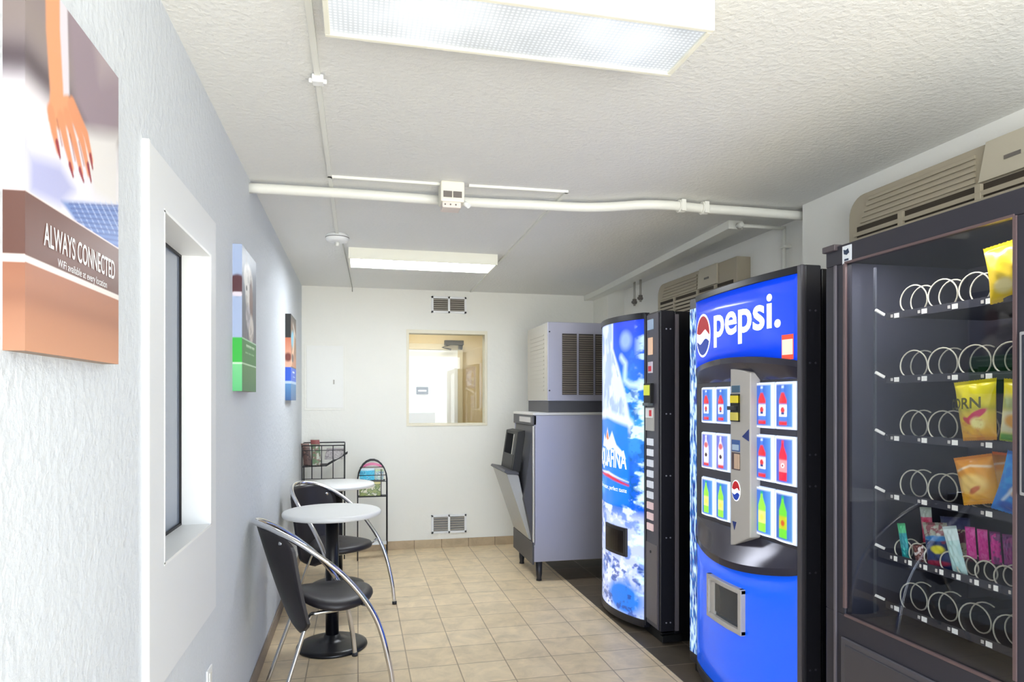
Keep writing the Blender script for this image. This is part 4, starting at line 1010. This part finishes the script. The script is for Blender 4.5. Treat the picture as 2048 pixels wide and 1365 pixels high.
# header
hb = lambda s_: 1.528 + 0.038 * sin(pi * s_) ** 0.8 if 0 < s_ < 1 else 1.528
mb = MB(); mb.sheet(lambda u, v: qmap(u, hb(u) * (1 - v) + 1.865 * v, 0.032, 0.010), 40, 4, thick=(0.01, 0, 0)); hdr = mb.build('header_panel', M_HEADLIT, door)
lettering('brand_lettering', 'pepsi.', lambda a, b: (qprof((2.835 - a - Q0) / (Q1 - Q0), 0.032, 0.010) - 0.002, 2.835 - a, 1.622 + b), 0.49, 0.187, M_WHITELIT, hdr, bold=0.022, sub=True)
def globe(cy, cz, ry, rz, xf, parent, nm='globe_logo'):
    def pt(a, b, off): y = cy - a * ry; return (xf(y) - off, y, cz + b * rz)
    def blob(pl, off, m_, n_):
        g_ = MB(); c_ = (sum(p[0] for p in pl) / len(pl), sum(p[1] for p in pl) / len(pl))
        vs = [pt(c_[0], c_[1], off)] + [pt(a, b, off) for a, b in pl]
        g_.add(vs, [(0, i + 1, (i + 1) % len(pl) + 1) for i in range(len(pl))]); return g_.build(n_, m_, parent)
    circ = [(cos(a), sin(a)) for a in np.linspace(0, 2 * pi, 40)[:-1]]
    blob(circ, 0.002, M_WHITELIT, nm)
    r = 0.9
    top = [(r * cos(a), r * sin(a)) for a in np.linspace(radians(-2), radians(170), 18)]
    wav = [(-0.88 + 1.76 * k / 10, 0.12 - 0.20 * sin(k / 10 * pi) * 0 + 0.42 * (k / 10 - 0.5) ** 1 * -0.0 + 0.35 * sin((k / 10) * 2 * pi) * -0.3 + 0.05) for k in range(11)]
    blob(top + wav[1:-1], 0.003, M_RED, 'globe_red')
    bot = [(r * cos(a), r * sin(a)) for a in np.linspace(radians(195), radians(340), 16)]
    wav2 = [(0.80 - 1.62 * k / 8, -0.28 + 0.12 * sin(k / 8 * 2 * pi)) for k in range(9)]
    blob(bot + wav2[1:-1], 0.003, M_NAVYLIT, 'globe_blue')
M_NAVYLIT = mat('navy_lit', (14, 60, 170), 0.35, emit=0.3)
globe(2.955, 1.690, 0.085, 0.105, lambda y: qprof((y - Q0) / (Q1 - Q0), 0.032, 0.010), hdr)
b_ = MB(); s0 = lambda y: qprof((y - Q0) / (Q1 - Q0), 0.032, 0.010)
b_.sheet(lambda u, v: (s0(2.278 + 0.062 * u) - 0.0018, 2.278 + 0.062 * u, 1.537 + 0.098 * v), 4, 2); stk = b_.build('notice_sticker', mat('orange_red', (232, 84, 60), 0.4, emit=0.4), hdr)
b_ = MB(); b_.sheet(lambda u, v: (s0(2.281 + 0.056 * u) - 0.0026, 2.281 + 0.056 * u, 1.556 + 0.060 * v), 4, 2); b_.build('sticker_paper', mat('sticker_paper', (250, 226, 206), 0.4, emit=0.4), stk)
# visors: lip and sloping faces
def visor(nm, zlip0, zlip1, zin, bul, dip, m_):
    g_ = MB()
    f0 = lambda u, v: qmap(u, (zlip0 + (zlip1 - zlip0) * v) + dip * max(0, sin(pi * u)) ** 0.8, bul, 0.012)
    g_.sheet(f0, 40, 2)
    def f1(u, v):
        zl = (zlip0 if zin < zlip0 else zlip1) + dip * max(0, sin(pi * u)) ** 0.8
        a = Vector(qmap(u, zl, bul, 0.012)); b = Vector((PX - 0.001, qy(u), zin))
        return a.lerp(b, v)
    g_.sheet(f1, 40, 6)
    def f2(u, v):
        zl = (zlip1 if zin < zlip0 else zlip0) + dip * max(0, sin(pi * u)) ** 0.8
        a = Vector(qmap(u, zl, bul, 0.012)); b = Vector((PX + 0.001, qy(u), zl)); return a.lerp(b, v)
    g_.sheet(f2, 40, 1)
    return g_.build(nm, m_, door)
M_VIS = mat('visor_gloss', (62, 60, 74), 0.18, 0.3)
visor('upper_visor', 1.505, 1.530, 1.458, 0.062, 0.034, M_VIS)
visor('lower_visor', 0.705, 0.735, 0.800, 0.088, -0.052, M_VIS)
# lower backlit panel
mb = MB(); lt = lambda s_: 0.708 - 0.052 * max(0, sin(pi * s_)) ** 0.8
mb.sheet(lambda u, v: qmap(u, 0.085 * (1 - v) + lt(u) * v, 0.072, 0.004), 44, 6, thick=(0.02, 0, 0)); mb.build('lower_panel', M_BLUELIT, door)
mb = MB(); mb.prism([(PX + 0.01, Q0 - 0.004)] + [(qprof(s_, 0.078, 0.006), qy(s_)) for s_ in ss] + [(PX + 0.01, Q1 + 0.004)], 'z', 0.045, 0.09); mb.build('bottom_moulding', mat('frame_dark', (26, 26, 34), 0.3), door, 0.003)
# wave pattern strip on the far side of the door
WP = Paint(14, 160, 0.06); WP.fill((40, 110, 190)); nn = WP.noise(44, 6, 3, (3, 1)); WP.lay(np.clip((nn - 0.5) * 12, 0, 1), (196, 226, 246)); WP.lay(np.clip((0.42 - nn) * 12, 0, 1), (16, 50, 140))
painted('wave_strip', WP, lambda u, v: (PX - 0.002, Q1 + 0.008 + 0.07 * u, 0.1 + 1.74 * v), door, M_PRINTLIT)
# selection area
mb = MB(); mb.box(PX - 0.004, PX, Q0, Q1, 0.80, 1.46); mb.build('selection_panel', mat('selection_dark', (60, 58, 66), 0.35), door)
RED_, WHT, GRN = (220, 40, 56), (244, 244, 250), (120, 220, 60)
def button(ya, yb_, z0, z1, kind):
    B = Paint(30, 44, (yb_ - ya) / (z1 - z0)); B.fill((236, 242, 255)); A_ = B.asp
    B.poly([(0.09, 0.04), (0.91, 0.04), (0.91, 0.96), (0.09, 0.96)], {'cola': (44, 96, 200), 'light': (106, 110, 206), 'red': (60, 84, 200), 'lime': (50, 110, 206), 'limeD': (40, 96, 190)}[kind], 0.02)
    B.lay(np.clip((B.u - 0.55) * 2, 0, 1) * 0.35 * (B.u < 0.91) * (B.u > 0.09) * (B.v > 0.04) * (B.v < 0.96), (150, 226, 250))
    cx_ = 0.48
    def bottle(body, cap, lab):
        B.poly([(cx_ - .05, .90), (cx_ + .05, .90), (cx_ + .07, .80), (cx_ + .20, .62), (cx_ + .20, .08), (cx_ - .20, .08), (cx_ - .20, .62), (cx_ - .07, .80)], body, 0.012)
        B.poly([(cx_ - .06, .93), (cx_ + .06, .93), (cx_ + .06, .87), (cx_ - .06, .87)], cap, 0.008)
        B.poly([(cx_ - .20, .52), (cx_ + .20, .52), (cx_ + .20, .26), (cx_ - .20, .26)], lab, 0.01)
    if kind == 'cola':
        bottle((70, 120, 216), (200, 220, 250), WHT); B.poly([(cx_ - .07, .78), (cx_ + .07, .78), (cx_ + .20, .62), (cx_ + .2, .54), (cx_ - .2, .54), (cx_ - .20, .62)], RED_, 0.012)
        B.ell(cx_, .40, .07, .07, (210, 50, 60), 0.3); B.ell(cx_, .33, .06, .03, (20, 50, 130), 0.4); B.poly([(cx_ - .2, .08), (cx_ + .2, .08), (cx_ + .2, .16), (cx_ - .2, .16)], RED_, 0.01)
    elif kind == 'light':
        bottle((226, 222, 236), WHT, WHT); B.ell(cx_, .66, .10, .08, (206, 100, 110), 0.4); B.ell(cx_, .38, .07, .06, (60, 30, 46), 0.3); B.poly([(cx_ - .2, .08), (cx_ + .2, .08), (cx_ + .2, .16), (cx_ - .2, .16)], (214, 60, 76), 0.01)
    elif kind == 'red':
        bottle((226, 30, 66), (226, 60, 90), (240, 150, 160)); B.ell(cx_, .40, .06, .05, WHT, 0.3); B.ell(cx_, .40, .03, .02, (160, 30, 50), 0.3)
    else:
        bottle((150, 236, 70) if kind == 'lime' else (110, 214, 60), (30, 170, 150), (226, 240, 130) if kind == 'lime' else (190, 200, 40))
        B.ell(cx_, .38, .06, .06, (200, 90, 40) if kind == 'limeD' else (236, 220, 90), 0.4)
    z = (z0 + z1) / 2
    b0 = MB(); b0.box(PX - 0.012, PX - 0.003, ya, yb_, z0, z1); o_ = b0.build('selection_button', mat('button_rim', (214, 226, 250), 0.3, emit=0.35), door, 0.003)
    painted('bottle_picture', B, lambda u, v: (PX - 0.0125 - 0.012 * sin(pi * (0.1 + 0.8 * u)), yb_ - 0.003 - (yb_ - ya - 0.006) * u, z0 + 0.003 + (z1 - z0 - 0.006) * v), o_, M_PRINTLIT)
cols = [(2.868, 2.990), (2.735, 2.858), (2.405, 2.540), (2.266, 2.398)]      # left to right as one faces it
kinds = [['cola', 'cola', 'cola', 'cola'], ['light', 'light', 'cola', 'red'], ['lime', 'lime', 'lime', 'limeD']]
for ri, (z0, z1) in enumerate(((1.262, 1.452), (1.042, 1.236), (0.815, 1.018))):
    for ci, (ya, yb_) in enumerate(cols): button(ya, yb_, z0 + (0.0 if ci > 1 else 0.006), z1 - (0 if ci > 1 else 0.012), kinds[ri][ci])
# coin column
CXF = 1.602; cy0, cy1 = 2.515, 2.668
mb = MB(); mb.prism([(cy0, 0.80), (cy0, 1.495), (cy0 + 0.05, 1.505), (cy1, 1.520), (cy1, 0.735), (cy1 - 0.03, 0.745)], 'x', CXF, PX); col_ = mb.build('coin_column', M_GREYPL, door, 0.006)
def citem(nm, z0, z1, ya, yb_, m_, h=0.003):
    g_ = MB(); g_.box(CXF - h, CXF + 0.001, ya, yb_, z0, z1); return g_.build(nm, m_, col_, 0.0008)
ya, yb_ = 2.590, 2.652
citem('display', 1.412, 1.442, ya, yb_, mat('display_teal', (60, 100, 130), 0.2))
citem('bill_acceptor', 1.285, 1.405, ya, yb_, M_BLACK, 0.010); citem('bill_label', 1.366, 1.398, ya, yb_, M_YELLOW, 0.012); citem('bill_label', 1.29, 1.325, ya, yb_, mat('dull_yellow', (214, 200, 90), 0.4, emit=0.1), 0.012); citem('bill_lip', 1.335, 1.352, ya + 0.01, yb_ + 0.006, M_DKPL, 0.022)
g_ = MB(); g_.prism([(2.522, 1.255), (2.522, 1.205), (2.572, 1.222)], 'x', CXF - 0.002, CXF + 0.001); g_.build('triangle_sticker', M_NAVY, col_)
citem('instruction_label', 1.155, 1.205, ya, yb_, mat('blue_label', (60, 100, 170), 0.4)); citem('label_text_patch', 1.160, 1.185, ya + 0.005, yb_ - 0.005, mat('pale_label', (190, 214, 240), 0.4), 0.004)
citem('coin_panel', 1.075, 1.150, ya, yb_, mat('coin_panel_dark', (90, 70, 80), 0.4)); citem('coin_plate', 1.08, 1.145, ya, yb_ - 0.024, mat('coin_plate', (214, 184, 160), 0.35), 0.006)
globe(2.618, 0.985, 0.034, 0.046, lambda y: CXF, col_)
g_ = MB(); g_.prism([(2.618, 0.848), (2.648, 0.848), (2.633, 0.812)], 'x', CXF - 0.002, CXF + 0.001); g_.build('arrow_mark', M_NAVY, col_)
# delivery port
def qslab(ya_, yb__, z0, z1, o0, o1, b=0.072, base=0.004, n=8):
    m_ = MB(); vs = []
    for k in range(n + 1):
        y = ya_ + (yb__ - ya_) * k / n; s_ = (y - Q0) / (Q1 - Q0)
        for z in (z0, z1):
            for o in (o0, o1): vs.append((qprof(s_, b, base) - o, y, z))
    fs = []
    for k in range(n):
        a = k * 4; b_i = a + 4
        fs += [(a, b_i, b_i + 2, a + 2), (a + 1, a + 3, b_i + 3, b_i + 1), (a, a + 1, b_i + 1, b_i), (a + 2, b_i + 2, b_i + 3, a + 3)]
    fs += [(0, 2, 3, 1), (n * 4, n * 4 + 1, n * 4 + 3, n * 4 + 2)]
    return m_.add(vs, fs)
dy0, dy1, dz0, dz1 = 2.525, 2.815, 0.385, 0.580
for k, a in enumerate(((dy0, dy1, dz1 - 0.022, dz1), (dy0, dy1, dz0, dz0 + 0.022), (dy0, dy0 + 0.022, dz0, dz1), (dy1 - 0.022, dy1, dz0, dz1))):
    qslab(*a, -0.005, 0.022).build('port_frame', M_GREYPL, door, 0.004)
qslab(dy0 + 0.02, dy1 - 0.02, dz0 + 0.02, dz1 - 0.02, -0.004, 0.002).build('port_opening', mat('port_dark', (70, 76, 84), 0.3), door)
qslab(dy0 + 0.035, dy1 - 0.07, dz0 + 0.04, dz1 - 0.025, 0.0, 0.010).build('port_flap', mat('port_flap', (46, 56, 68), 0.15), door, 0.002)
qslab(dy1 - 0.065, dy1 - 0.022, dz0 + 0.022, dz1 - 0.022, 0.0, 0.012).build('port_cheek', M_GREYPL, door, 0.002)

# ================================================================== SNACK MACHINE (near)
SX, SY0, SY1, SZ = 1.52, 0.90, 1.942, 1.88
t = thing('snack_vending_machine', 'charcoal glass-fronted snack vending machine at the right edge, nearest the viewer', 'vending machine', (1.8, 1.42, 0))
snack = t
GY0, GY1, GZ0, GZ1 = 1.283, 1.853, 0.712, 1.817
mb = MB()
mb.box(SX + 0.03, 2.12, SY1 - 0.03, SY1, 0.05, SZ - 0.004); mb.box(SX + 0.03, 2.12, SY0, SY0 + 0.03, 0.05, SZ - 0.004)
mb.box(SX + 0.03, 2.12, SY0 + 0.03, SY1 - 0.03, SZ - 0.05, SZ - 0.004); mb.box(SX + 0.03, 2.12, SY0 + 0.03, SY1 - 0.03, 0.05, 0.10); mb.box(2.09, 2.12, SY0 + 0.03, SY1 - 0.03, 0.1, SZ - 0.05)
mb.build('cabinet', M_SNACK, t, 0.002)
mb = MB(); mb.box(2.04, 2.088, 1.24, 1.90, 0.66, 1.828); mb.box(SX + 0.05, 2.04, 1.89, 1.91, 0.66, 1.828); mb.box(SX + 0.05, 2.04, 1.24, 1.262, 0.66, 1.828); mb.box(SX + 0.05, 2.04, 1.24, 1.91, 0.64, 0.66)
mb.build('liner', M_SNACKIN, t)
mb = MB(); e = SX + 0.028
mb.box(SX, e, SY0, SY1, GZ1, SZ); mb.box(SX, e, GY1, SY1, 0.69, GZ1); mb.box(SX, e, SY0, GY0, 0.69, GZ1); mb.box(SX, e, SY0, SY1, 0.05, 0.69)
door = mb.build('door', M_SNACK, t, 0.003)
mb = MB(); mb.box(SX - 0.012, SX + 0.03, SY1 - 0.055, SY1 + 0.004, SZ - 0.014, SZ + 0.006); mb.build('hinge_cap', mat('cap_dark', (74, 66, 70), 0.4), t, 0.002)
mb = MB(); mb.box(SX + 0.006, SX + 0.011, GY0, GY1, GZ0 - 0.02, GZ1); mb.build('glass_pane', M_GLASS2, door)
M_GASK = mat('gasket_brown', (96, 78, 80), 0.4)
mb = MB()
mb.box(SX - 0.003, SX + 0.006, GY1 - 0.004, GY1 + 0.006, GZ0, GZ1); mb.box(SX - 0.003, SX + 0.006, GY0 - 0.006, GY0 + 0.004, GZ0, GZ1); mb.box(SX - 0.003, SX + 0.006, GY0, GY1, GZ0 - 0.026, GZ0 - 0.018); mb.box(SX - 0.003, SX + 0.006, GY0, GY1, GZ1 - 0.002, GZ1 + 0.005)
mb.build('glass_gasket', M_GASK, door, 0.001)
mb = MB(); mb.box(SX - 0.006, SX, GY1 + 0.035, GY1 + 0.045, 0.10, GZ1); mb.build('stile_bead', mat('bead_grey', (96, 92, 100), 0.35), door, 0.001)
mb = MB(); mb.box(SX - 0.008, SX, 0.96, GY1 + 0.01, 0.30, 0.62); fl = mb.build('delivery_panel', mat('panel_charcoal', (74, 72, 80), 0.35), door, 0.004)
mb = MB(); mb.box(SX - 0.012, SX - 0.006, 0.98, GY1 - 0.01, 0.42, 0.60); mb.build('delivery_flap', mat('flap_charcoal', (64, 62, 70), 0.3), fl, 0.003)
mb = MB(); mb.box(SX + 0.02, 2.1, SY0 + 0.02, SY1 - 0.02, 0, 0.055); mb.build('plinth', M_BLACK, t)
# control panel near the viewer
mb = MB(); mb.box(SX - 0.006, SX, 0.95, 1.268, 1.155, 1.54); cp = mb.build('control_panel', mat('control_silver', (176, 176, 180), 0.35, 0.3), door, 0.004)
mb = MB(); mb.box(SX - 0.009, SX - 0.005, 0.958, 1.260, 1.163, 1.532); mb.build('control_face', mat('control_dark', (50, 52, 62), 0.25), cp, 0.002)
for r in range(4):
    for c_ in range(3):
        mb = MB(); yy = 1.10 + c_ * 0.035; zz = 1.22 + r * 0.035; mb.box(SX - 0.013, SX - 0.008, yy, yy + 0.024, zz, zz + 0.024); mb.build('key', M_GREYPL, cp, 0.001)
mb = MB(); mb.box(SX - 0.011, SX - 0.008, 1.08, 1.22, 1.42, 1.48); mb.build('display', mat('display_green', (40, 70, 56), 0.15), cp)
# sticker on the top corner
mb = MB(); mb.box(SX - 0.002, SX, 1.822, 1.862, 1.815, 1.872); st = mb.build('energy_sticker', mat('sticker_white', (226, 232, 240), 0.4), door)
mb = MB(); mb.prism([(1.831, 1.848), (1.836, 1.862), (1.845, 1.857), (1.856, 1.861), (1.854, 1.846), (1.842, 1.842)], 'x', SX - 0.003, SX - 0.002); mb.box(SX - 0.003, SX - 0.002, 1.834, 1.852, 1.824, 1.830); mb.build('sticker_mark', mat('sticker_ink', (30, 50, 80), 0.4), st)
# added lamp hidden behind the top rail to brighten the snacks
mb = MB(); mb.box(SX + 0.031, SX + 0.052, 1.30, 1.84, 1.8265, 1.8295); mb.build('added_lamp_bar', mat('added_lamp_bar', (255, 250, 240), 0.3), t)
area_light('added_case_light', (SX + 0.042, 1.57, 1.8255), (0, radians(-12), 0), 0.012, 0.5, 1.9, (1.0, 0.97, 0.92))
# shelves, tags, coils
rows = [1.640, 1.443, 1.262, 1.081, 0.900, 0.739]
YC = [1.700, 1.597, 1.494, 1.391]
TAGG = mat('tag_small', (214, 206, 200), 0.5, emit=0.15)
def coil(cy, cz, x0, r, turns, pitch, wire=0.0016):
    pts = []
    for k in range(int(turns * 22) + 1):
        a = 2 * pi * k / 22; pts.append((x0 + pitch * k / 22, cy + r * cos(a - 0.5 * pi), cz + r * sin(a - 0.5 * pi)))
    g_ = MB(); g_.tube(pts, wire, 5); return g_.build('coil', M_SPIRAL, t)
for ri, zr_ in enumerate(rows):
    sm = ri == 4
    xf = 1.585 if sm else 1.612
    mb = MB(); mb.box(xf + 0.002, 2.0, 1.31 if not sm else 1.29, 1.775, zr_ - 0.003, zr_ + 0.001); mb.box(xf, xf + 0.003, 1.29, 1.785, zr_ - 0.011, zr_ + 0.011)
    sh = mb.build('shelf', mat('shelf_dark', (66, 64, 74), 0.5), t)
    ys = YC if not sm else [1.705 - 0.0545 * k for k in range(8)]
    for ci, yc in enumerate(ys):
        r = 0.040 if not sm else 0.0255
        o1 = 0.045 if not sm else 0.024
        g_ = MB(); g_.box(xf - 0.0015, xf, yc + o1 - 0.014 if not sm else yc + 0.004, yc + o1 + 0.004 if not sm else yc + 0.016, zr_ - 0.008, zr_ + 0.006); g_.build('price_tag', M_TAG, sh)
        g_ = MB(); g_.box(xf - 0.0015, xf, yc + o1 + 0.010 if not sm else yc + 0.024, yc + o1 + 0.018 if not sm else yc + 0.030, zr_ - 0.005, zr_ + 0.004); g_.build('slot_number', TAGG, sh)
        full = (ri == 0 and ci == 3) or (ri in (2, 3) and ci >= 2)
        coil(yc, zr_ + 0.006 + r, xf + (0.03 if full else 0.004), r, 1.6 if not sm else 1.7, 0.038 if not sm else 0.03, 0.0022)
        if not sm and not full:
            g_ = MB(); g_.box(xf + 0.10, xf + 0.34, yc - 0.044, yc - 0.042, zr_ + 0.001, zr_ + 0.03); g_.build('divider', mat('shelf_dark', (66, 64, 74), 0.5), t)
for z in (1.70, 1.50, 1.33, 1.14, 0.96):   # bright clips on the far side of the case
    pass
mb = MB()
for zr_ in rows: mb.box(1.59, 1.625, 1.800, 1.806, zr_ + 0.012, zr_ + 0.020, Matrix.Rotation(radians(25), 3, 'Y'))
mb.build('shelf_clips', M_TAG, t)
mb = MB(); mb.box(1.60, 1.606, 1.815, 1.822, 0.70, 1.80); mb.build('shelf_rail', mat('rail_grey', (110, 112, 124), 0.35, 0.4), t)

def bag(label, yc, zc, w, h, x, paintf, yaw=0.0, roll=0.0, th=0.03, group='snack bags in the glass machine', taper=0.0, name='snack_bag', cat='snack bag'):
    """crimped pillow pack standing behind the glass; picture side faces the room"""
    P = Paint(40, 56, w / h); paintf(P)
    R = Matrix.Rotation(yaw, 3, 'Z') @ Matrix.Rotation(roll, 3, 'X')
    nu, nv = P.nu, P.nv
    def srf(side):
        def fn(u, v):
            pv = min(1, max(0, (v - 0.07) / 0.86)); b = max(0.0, sin(pi * u)) ** 0.6 * max(0.0, sin(pi * pv)) ** 0.5 * th
            zig = 0.006 * (abs((u * 16) % 1 - 0.5) - 0.25) * (1 if v > 0.98 or v < 0.02 else 0)
            wr = 0.0022 * sin(u * 19 + v * 7) * sin(v * 15) * sin(pi * u)
            ww = w * (1 - 0.06 * sin(pi * v)) * (1 - taper * (1 - v))
            p = Vector((-side * (b + wr * (b > 0.002)), (0.5 - u) * ww, (v - 0.5) * h + zig))
            return R @ p + Vector((x, yc, zc))
        return fn
    mb = MB(); mb.sheet(srf(1), nu, nv); n1_ = len(mb.v); mb.sheet(srf(-1), nu, nv)
    c = np.concatenate([P.c, np.ones(P.c.shape[:2] + (1,))], 2).reshape(-1, 4)
    o = mb.build(name, M_PRINTGLOSS, None, colors=np.concatenate([c, c]))
    return tag(o, label, cat, group)
def pY1(P):
    P.fill((236, 196, 20)); P.vgrad(0, (244, 206, 40), 1, (250, 214, 30)); P.ell(0.75, 0.62, 0.26, 0.16, (250, 236, 190), 0.2); P.ell(0.78, 0.60, 0.18, 0.08, (214, 70, 40), 0.25, 0.3); P.ell(0.3, 0.25, 0.18, 0.12, (250, 232, 160), 0.5); P.line([(0.5, 0.1), (0.62, 0.35), (0.5, 0.5)], 0.01, (190, 140, 20), 0.02)
    P.lay((P.v > 0.93) * 0.6, (226, 180, 20))
def pY3(P):
    P.fill((244, 226, 30)); P.vgrad(0, (242, 170, 40), 0.5, (240, 214, 70)); P.lay(np.exp(-((P.v - 0.52) / 0.05) ** 2) * 0.4, (120, 130, 40)); P.ell(0.62, 0.40, 0.22, 0.06, (214, 40, 90), 0.2, 0.5); P.ell(0.4, 0.33, 0.12, 0.05, (220, 60, 80), 0.3, -0.4); P.ell(0.65, 0.28, 0.12, 0.10, (250, 236, 150), 0.5); P.lay((P.noise(10, 3) > 0.58) * 0.4 * (P.v < 0.35), (214, 120, 40))
def pG3(P):
    P.fill((244, 222, 40)); P.poly([(0, 0), (1, 0), (1, 0.16), (0, 0.13)], (90, 170, 50), 0.03); P.poly([(0, 0.14), (1, 0.16), (1, 0.55), (0, 0.5)], (236, 232, 190), 0.04); P.ell(0.5, 0.34, 0.24, 0.12, (240, 170, 60), 0.4); P.poly([(0, 0.5), (1, 0.55), (1, 0.74), (0, 0.72)], (170, 180, 110), 0.05)
def pO4(P):
    P.fill((240, 160, 40)); P.vgrad(0, (246, 180, 50), 1, (236, 150, 30)); P.ell(0.45, 0.42, 0.30, 0.20, (250, 206, 110), 0.5); P.ell(0.5, 0.3, 0.14, 0.05, (206, 100, 30), 0.5, 0.5); P.line([(0.1, 0.72), (0.5, 0.80), (0.95, 0.74)], 0.02, (250, 226, 190), 0.02)
def pB4(P):
    P.fill((30, 130, 220)); P.lay(np.clip((P.noise(8, 5) - 0.5) * 8, 0, 1) * 0.5, (70, 180, 240)); P.ell(0.62, 0.45, 0.24, 0.12, (232, 190, 130), 0.3, 0.4); P.line([(0.2, 0.2), (0.45, 0.55), (0.95, 0.62)], 0.02, (226, 240, 252), 0.02); P.ell(0.3, 0.12, 0.14, 0.08, (20, 90, 190), 0.5)
bag('bright yellow snack bag alone at the near end of the top shelf', 1.352, 1.712, 0.165, 0.150, 1.618, pY1, 0.15, radians(-7))
b3 = bag('yellow CORN snack bag with a red splash on the third shelf', 1.457, 1.352, 0.118, 0.160, 1.602, pY3, 0.1, radians(-5), taper=0.22)
ROOTLOC[b3.name] = Vector(b3.location)
lettering('bag_lettering', 'CORN', lambda a, b: (1.564 - 0.02 * sin(pi * a / 0.085), 1.497 - a, 1.350 + b + 0.10 * a), 0.085, 0.030, mat('olive_ink', (90, 86, 20), 0.4), b3, bold=0.02)
bag('yellow, cream and green snack bag beside the CORN bag on the third shelf', 1.335, 1.350, 0.110, 0.158, 1.612, pG3, 0.25, radians(6), taper=0.1)
bag('orange snack bag tipped over the shelf edge on the fourth shelf', 1.452, 1.168, 0.098, 0.128, 1.598, pO4, 0.25, radians(-12))
bag('orange snack bag right behind the tipped one on the fourth shelf', 1.425, 1.178, 0.110, 0.120, 1.675, pO4, 0.0, radians(2))
bag('blue snack bag on the fourth shelf at the near edge of the glass', 1.328, 1.166, 0.110, 0.155, 1.606, pB4, 0.35, radians(12), taper=-0.1)
g = 'candy packs on the small-coil shelf'
def solid(*c):
    def f(P):
        P.fill(c[0]); nn_ = P.noise(5, len(c) + int(c[0][0]))
        if len(c) > 1: P.lay((nn_ > 0.52) * 0.9, c[1])
        if len(c) > 2: P.lay((P.v > 0.72) * 0.9, c[2])
    return f
def pack(label, yc, zc, w, h, x, pf, roll, th=0.008, yaw=0.2): return bag(label, yc, zc, w, h, x, pf, yaw, roll, th, g, name='candy_pack', cat='candy')
pack('teal candy pack standing in the first small coil', 1.700, 0.955, 0.026, 0.105, 1.60, solid((20, 150, 160), (60, 200, 190), (90, 200, 130)), radians(-10))
pack('red and white candy pack standing tall behind the teal one', 1.676, 1.005, 0.036, 0.105, 1.66, solid((226, 60, 100), (230, 110, 140), (206, 226, 206)), radians(-6))
pack('small brown and white candy pack in the second small coil', 1.643, 0.930, 0.034, 0.05, 1.600, solid((120, 66, 60), (236, 220, 214)), radians(-14))
def pMulti(P):
    P.fill((44, 62, 110)); P.lay((P.v > 0.62) * 0.9, (190, 190, 170)); P.lay((P.noise(9, 11) > 0.54) * 0.8 * (P.v > 0.55), (150, 60, 80)); P.ell(0.55, 0.42, 0.16, 0.09, (226, 214, 60), 0.4); P.ell(0.55, 0.66, 0.3, 0.06, (60, 130, 190), 0.4); P.ell(0.4, 0.12, 0.3, 0.06, (180, 50, 80), 0.4)
pack('dark blue candy pack with a yellow star patch on the small-coil shelf', 1.585, 0.965, 0.072, 0.130, 1.605, pMulti, radians(-8))
pack('dark multicoloured candy pack behind the blue one with the star', 1.575, 0.985, 0.085, 0.120, 1.66, solid((110, 60, 80), (190, 180, 150), (60, 70, 110)), radians(-5))
pack('pale mint candy box leaning between the fourth and fifth small coils', 1.520, 0.962, 0.040, 0.140, 1.598, solid((206, 236, 230), (190, 226, 222), (230, 244, 240)), radians(-14))
for k in range(7):
    P_ = 1.492 - 0.031 * k
    pack(['magenta candy pack next to the pale mint box, first of the pink row', 'magenta candy pack second in the pink row from the mint box', 'magenta candy pack third in the pink row from the mint box', 'dusky purple candy pack fourth in the pink row', 'dusky purple candy pack fifth in the pink row', 'dusky purple candy pack sixth in the pink row', 'dusky purple candy pack at the near end of the pink row'][k],
         P_, 0.992 - 0.001 * k, 0.027, 0.085, 1.62 + 0.006 * k, solid((214, 40, 150) if k < 3 else (150, 46, 126), (226, 90, 170) if k < 2 else (120, 60, 120)), radians(-4))
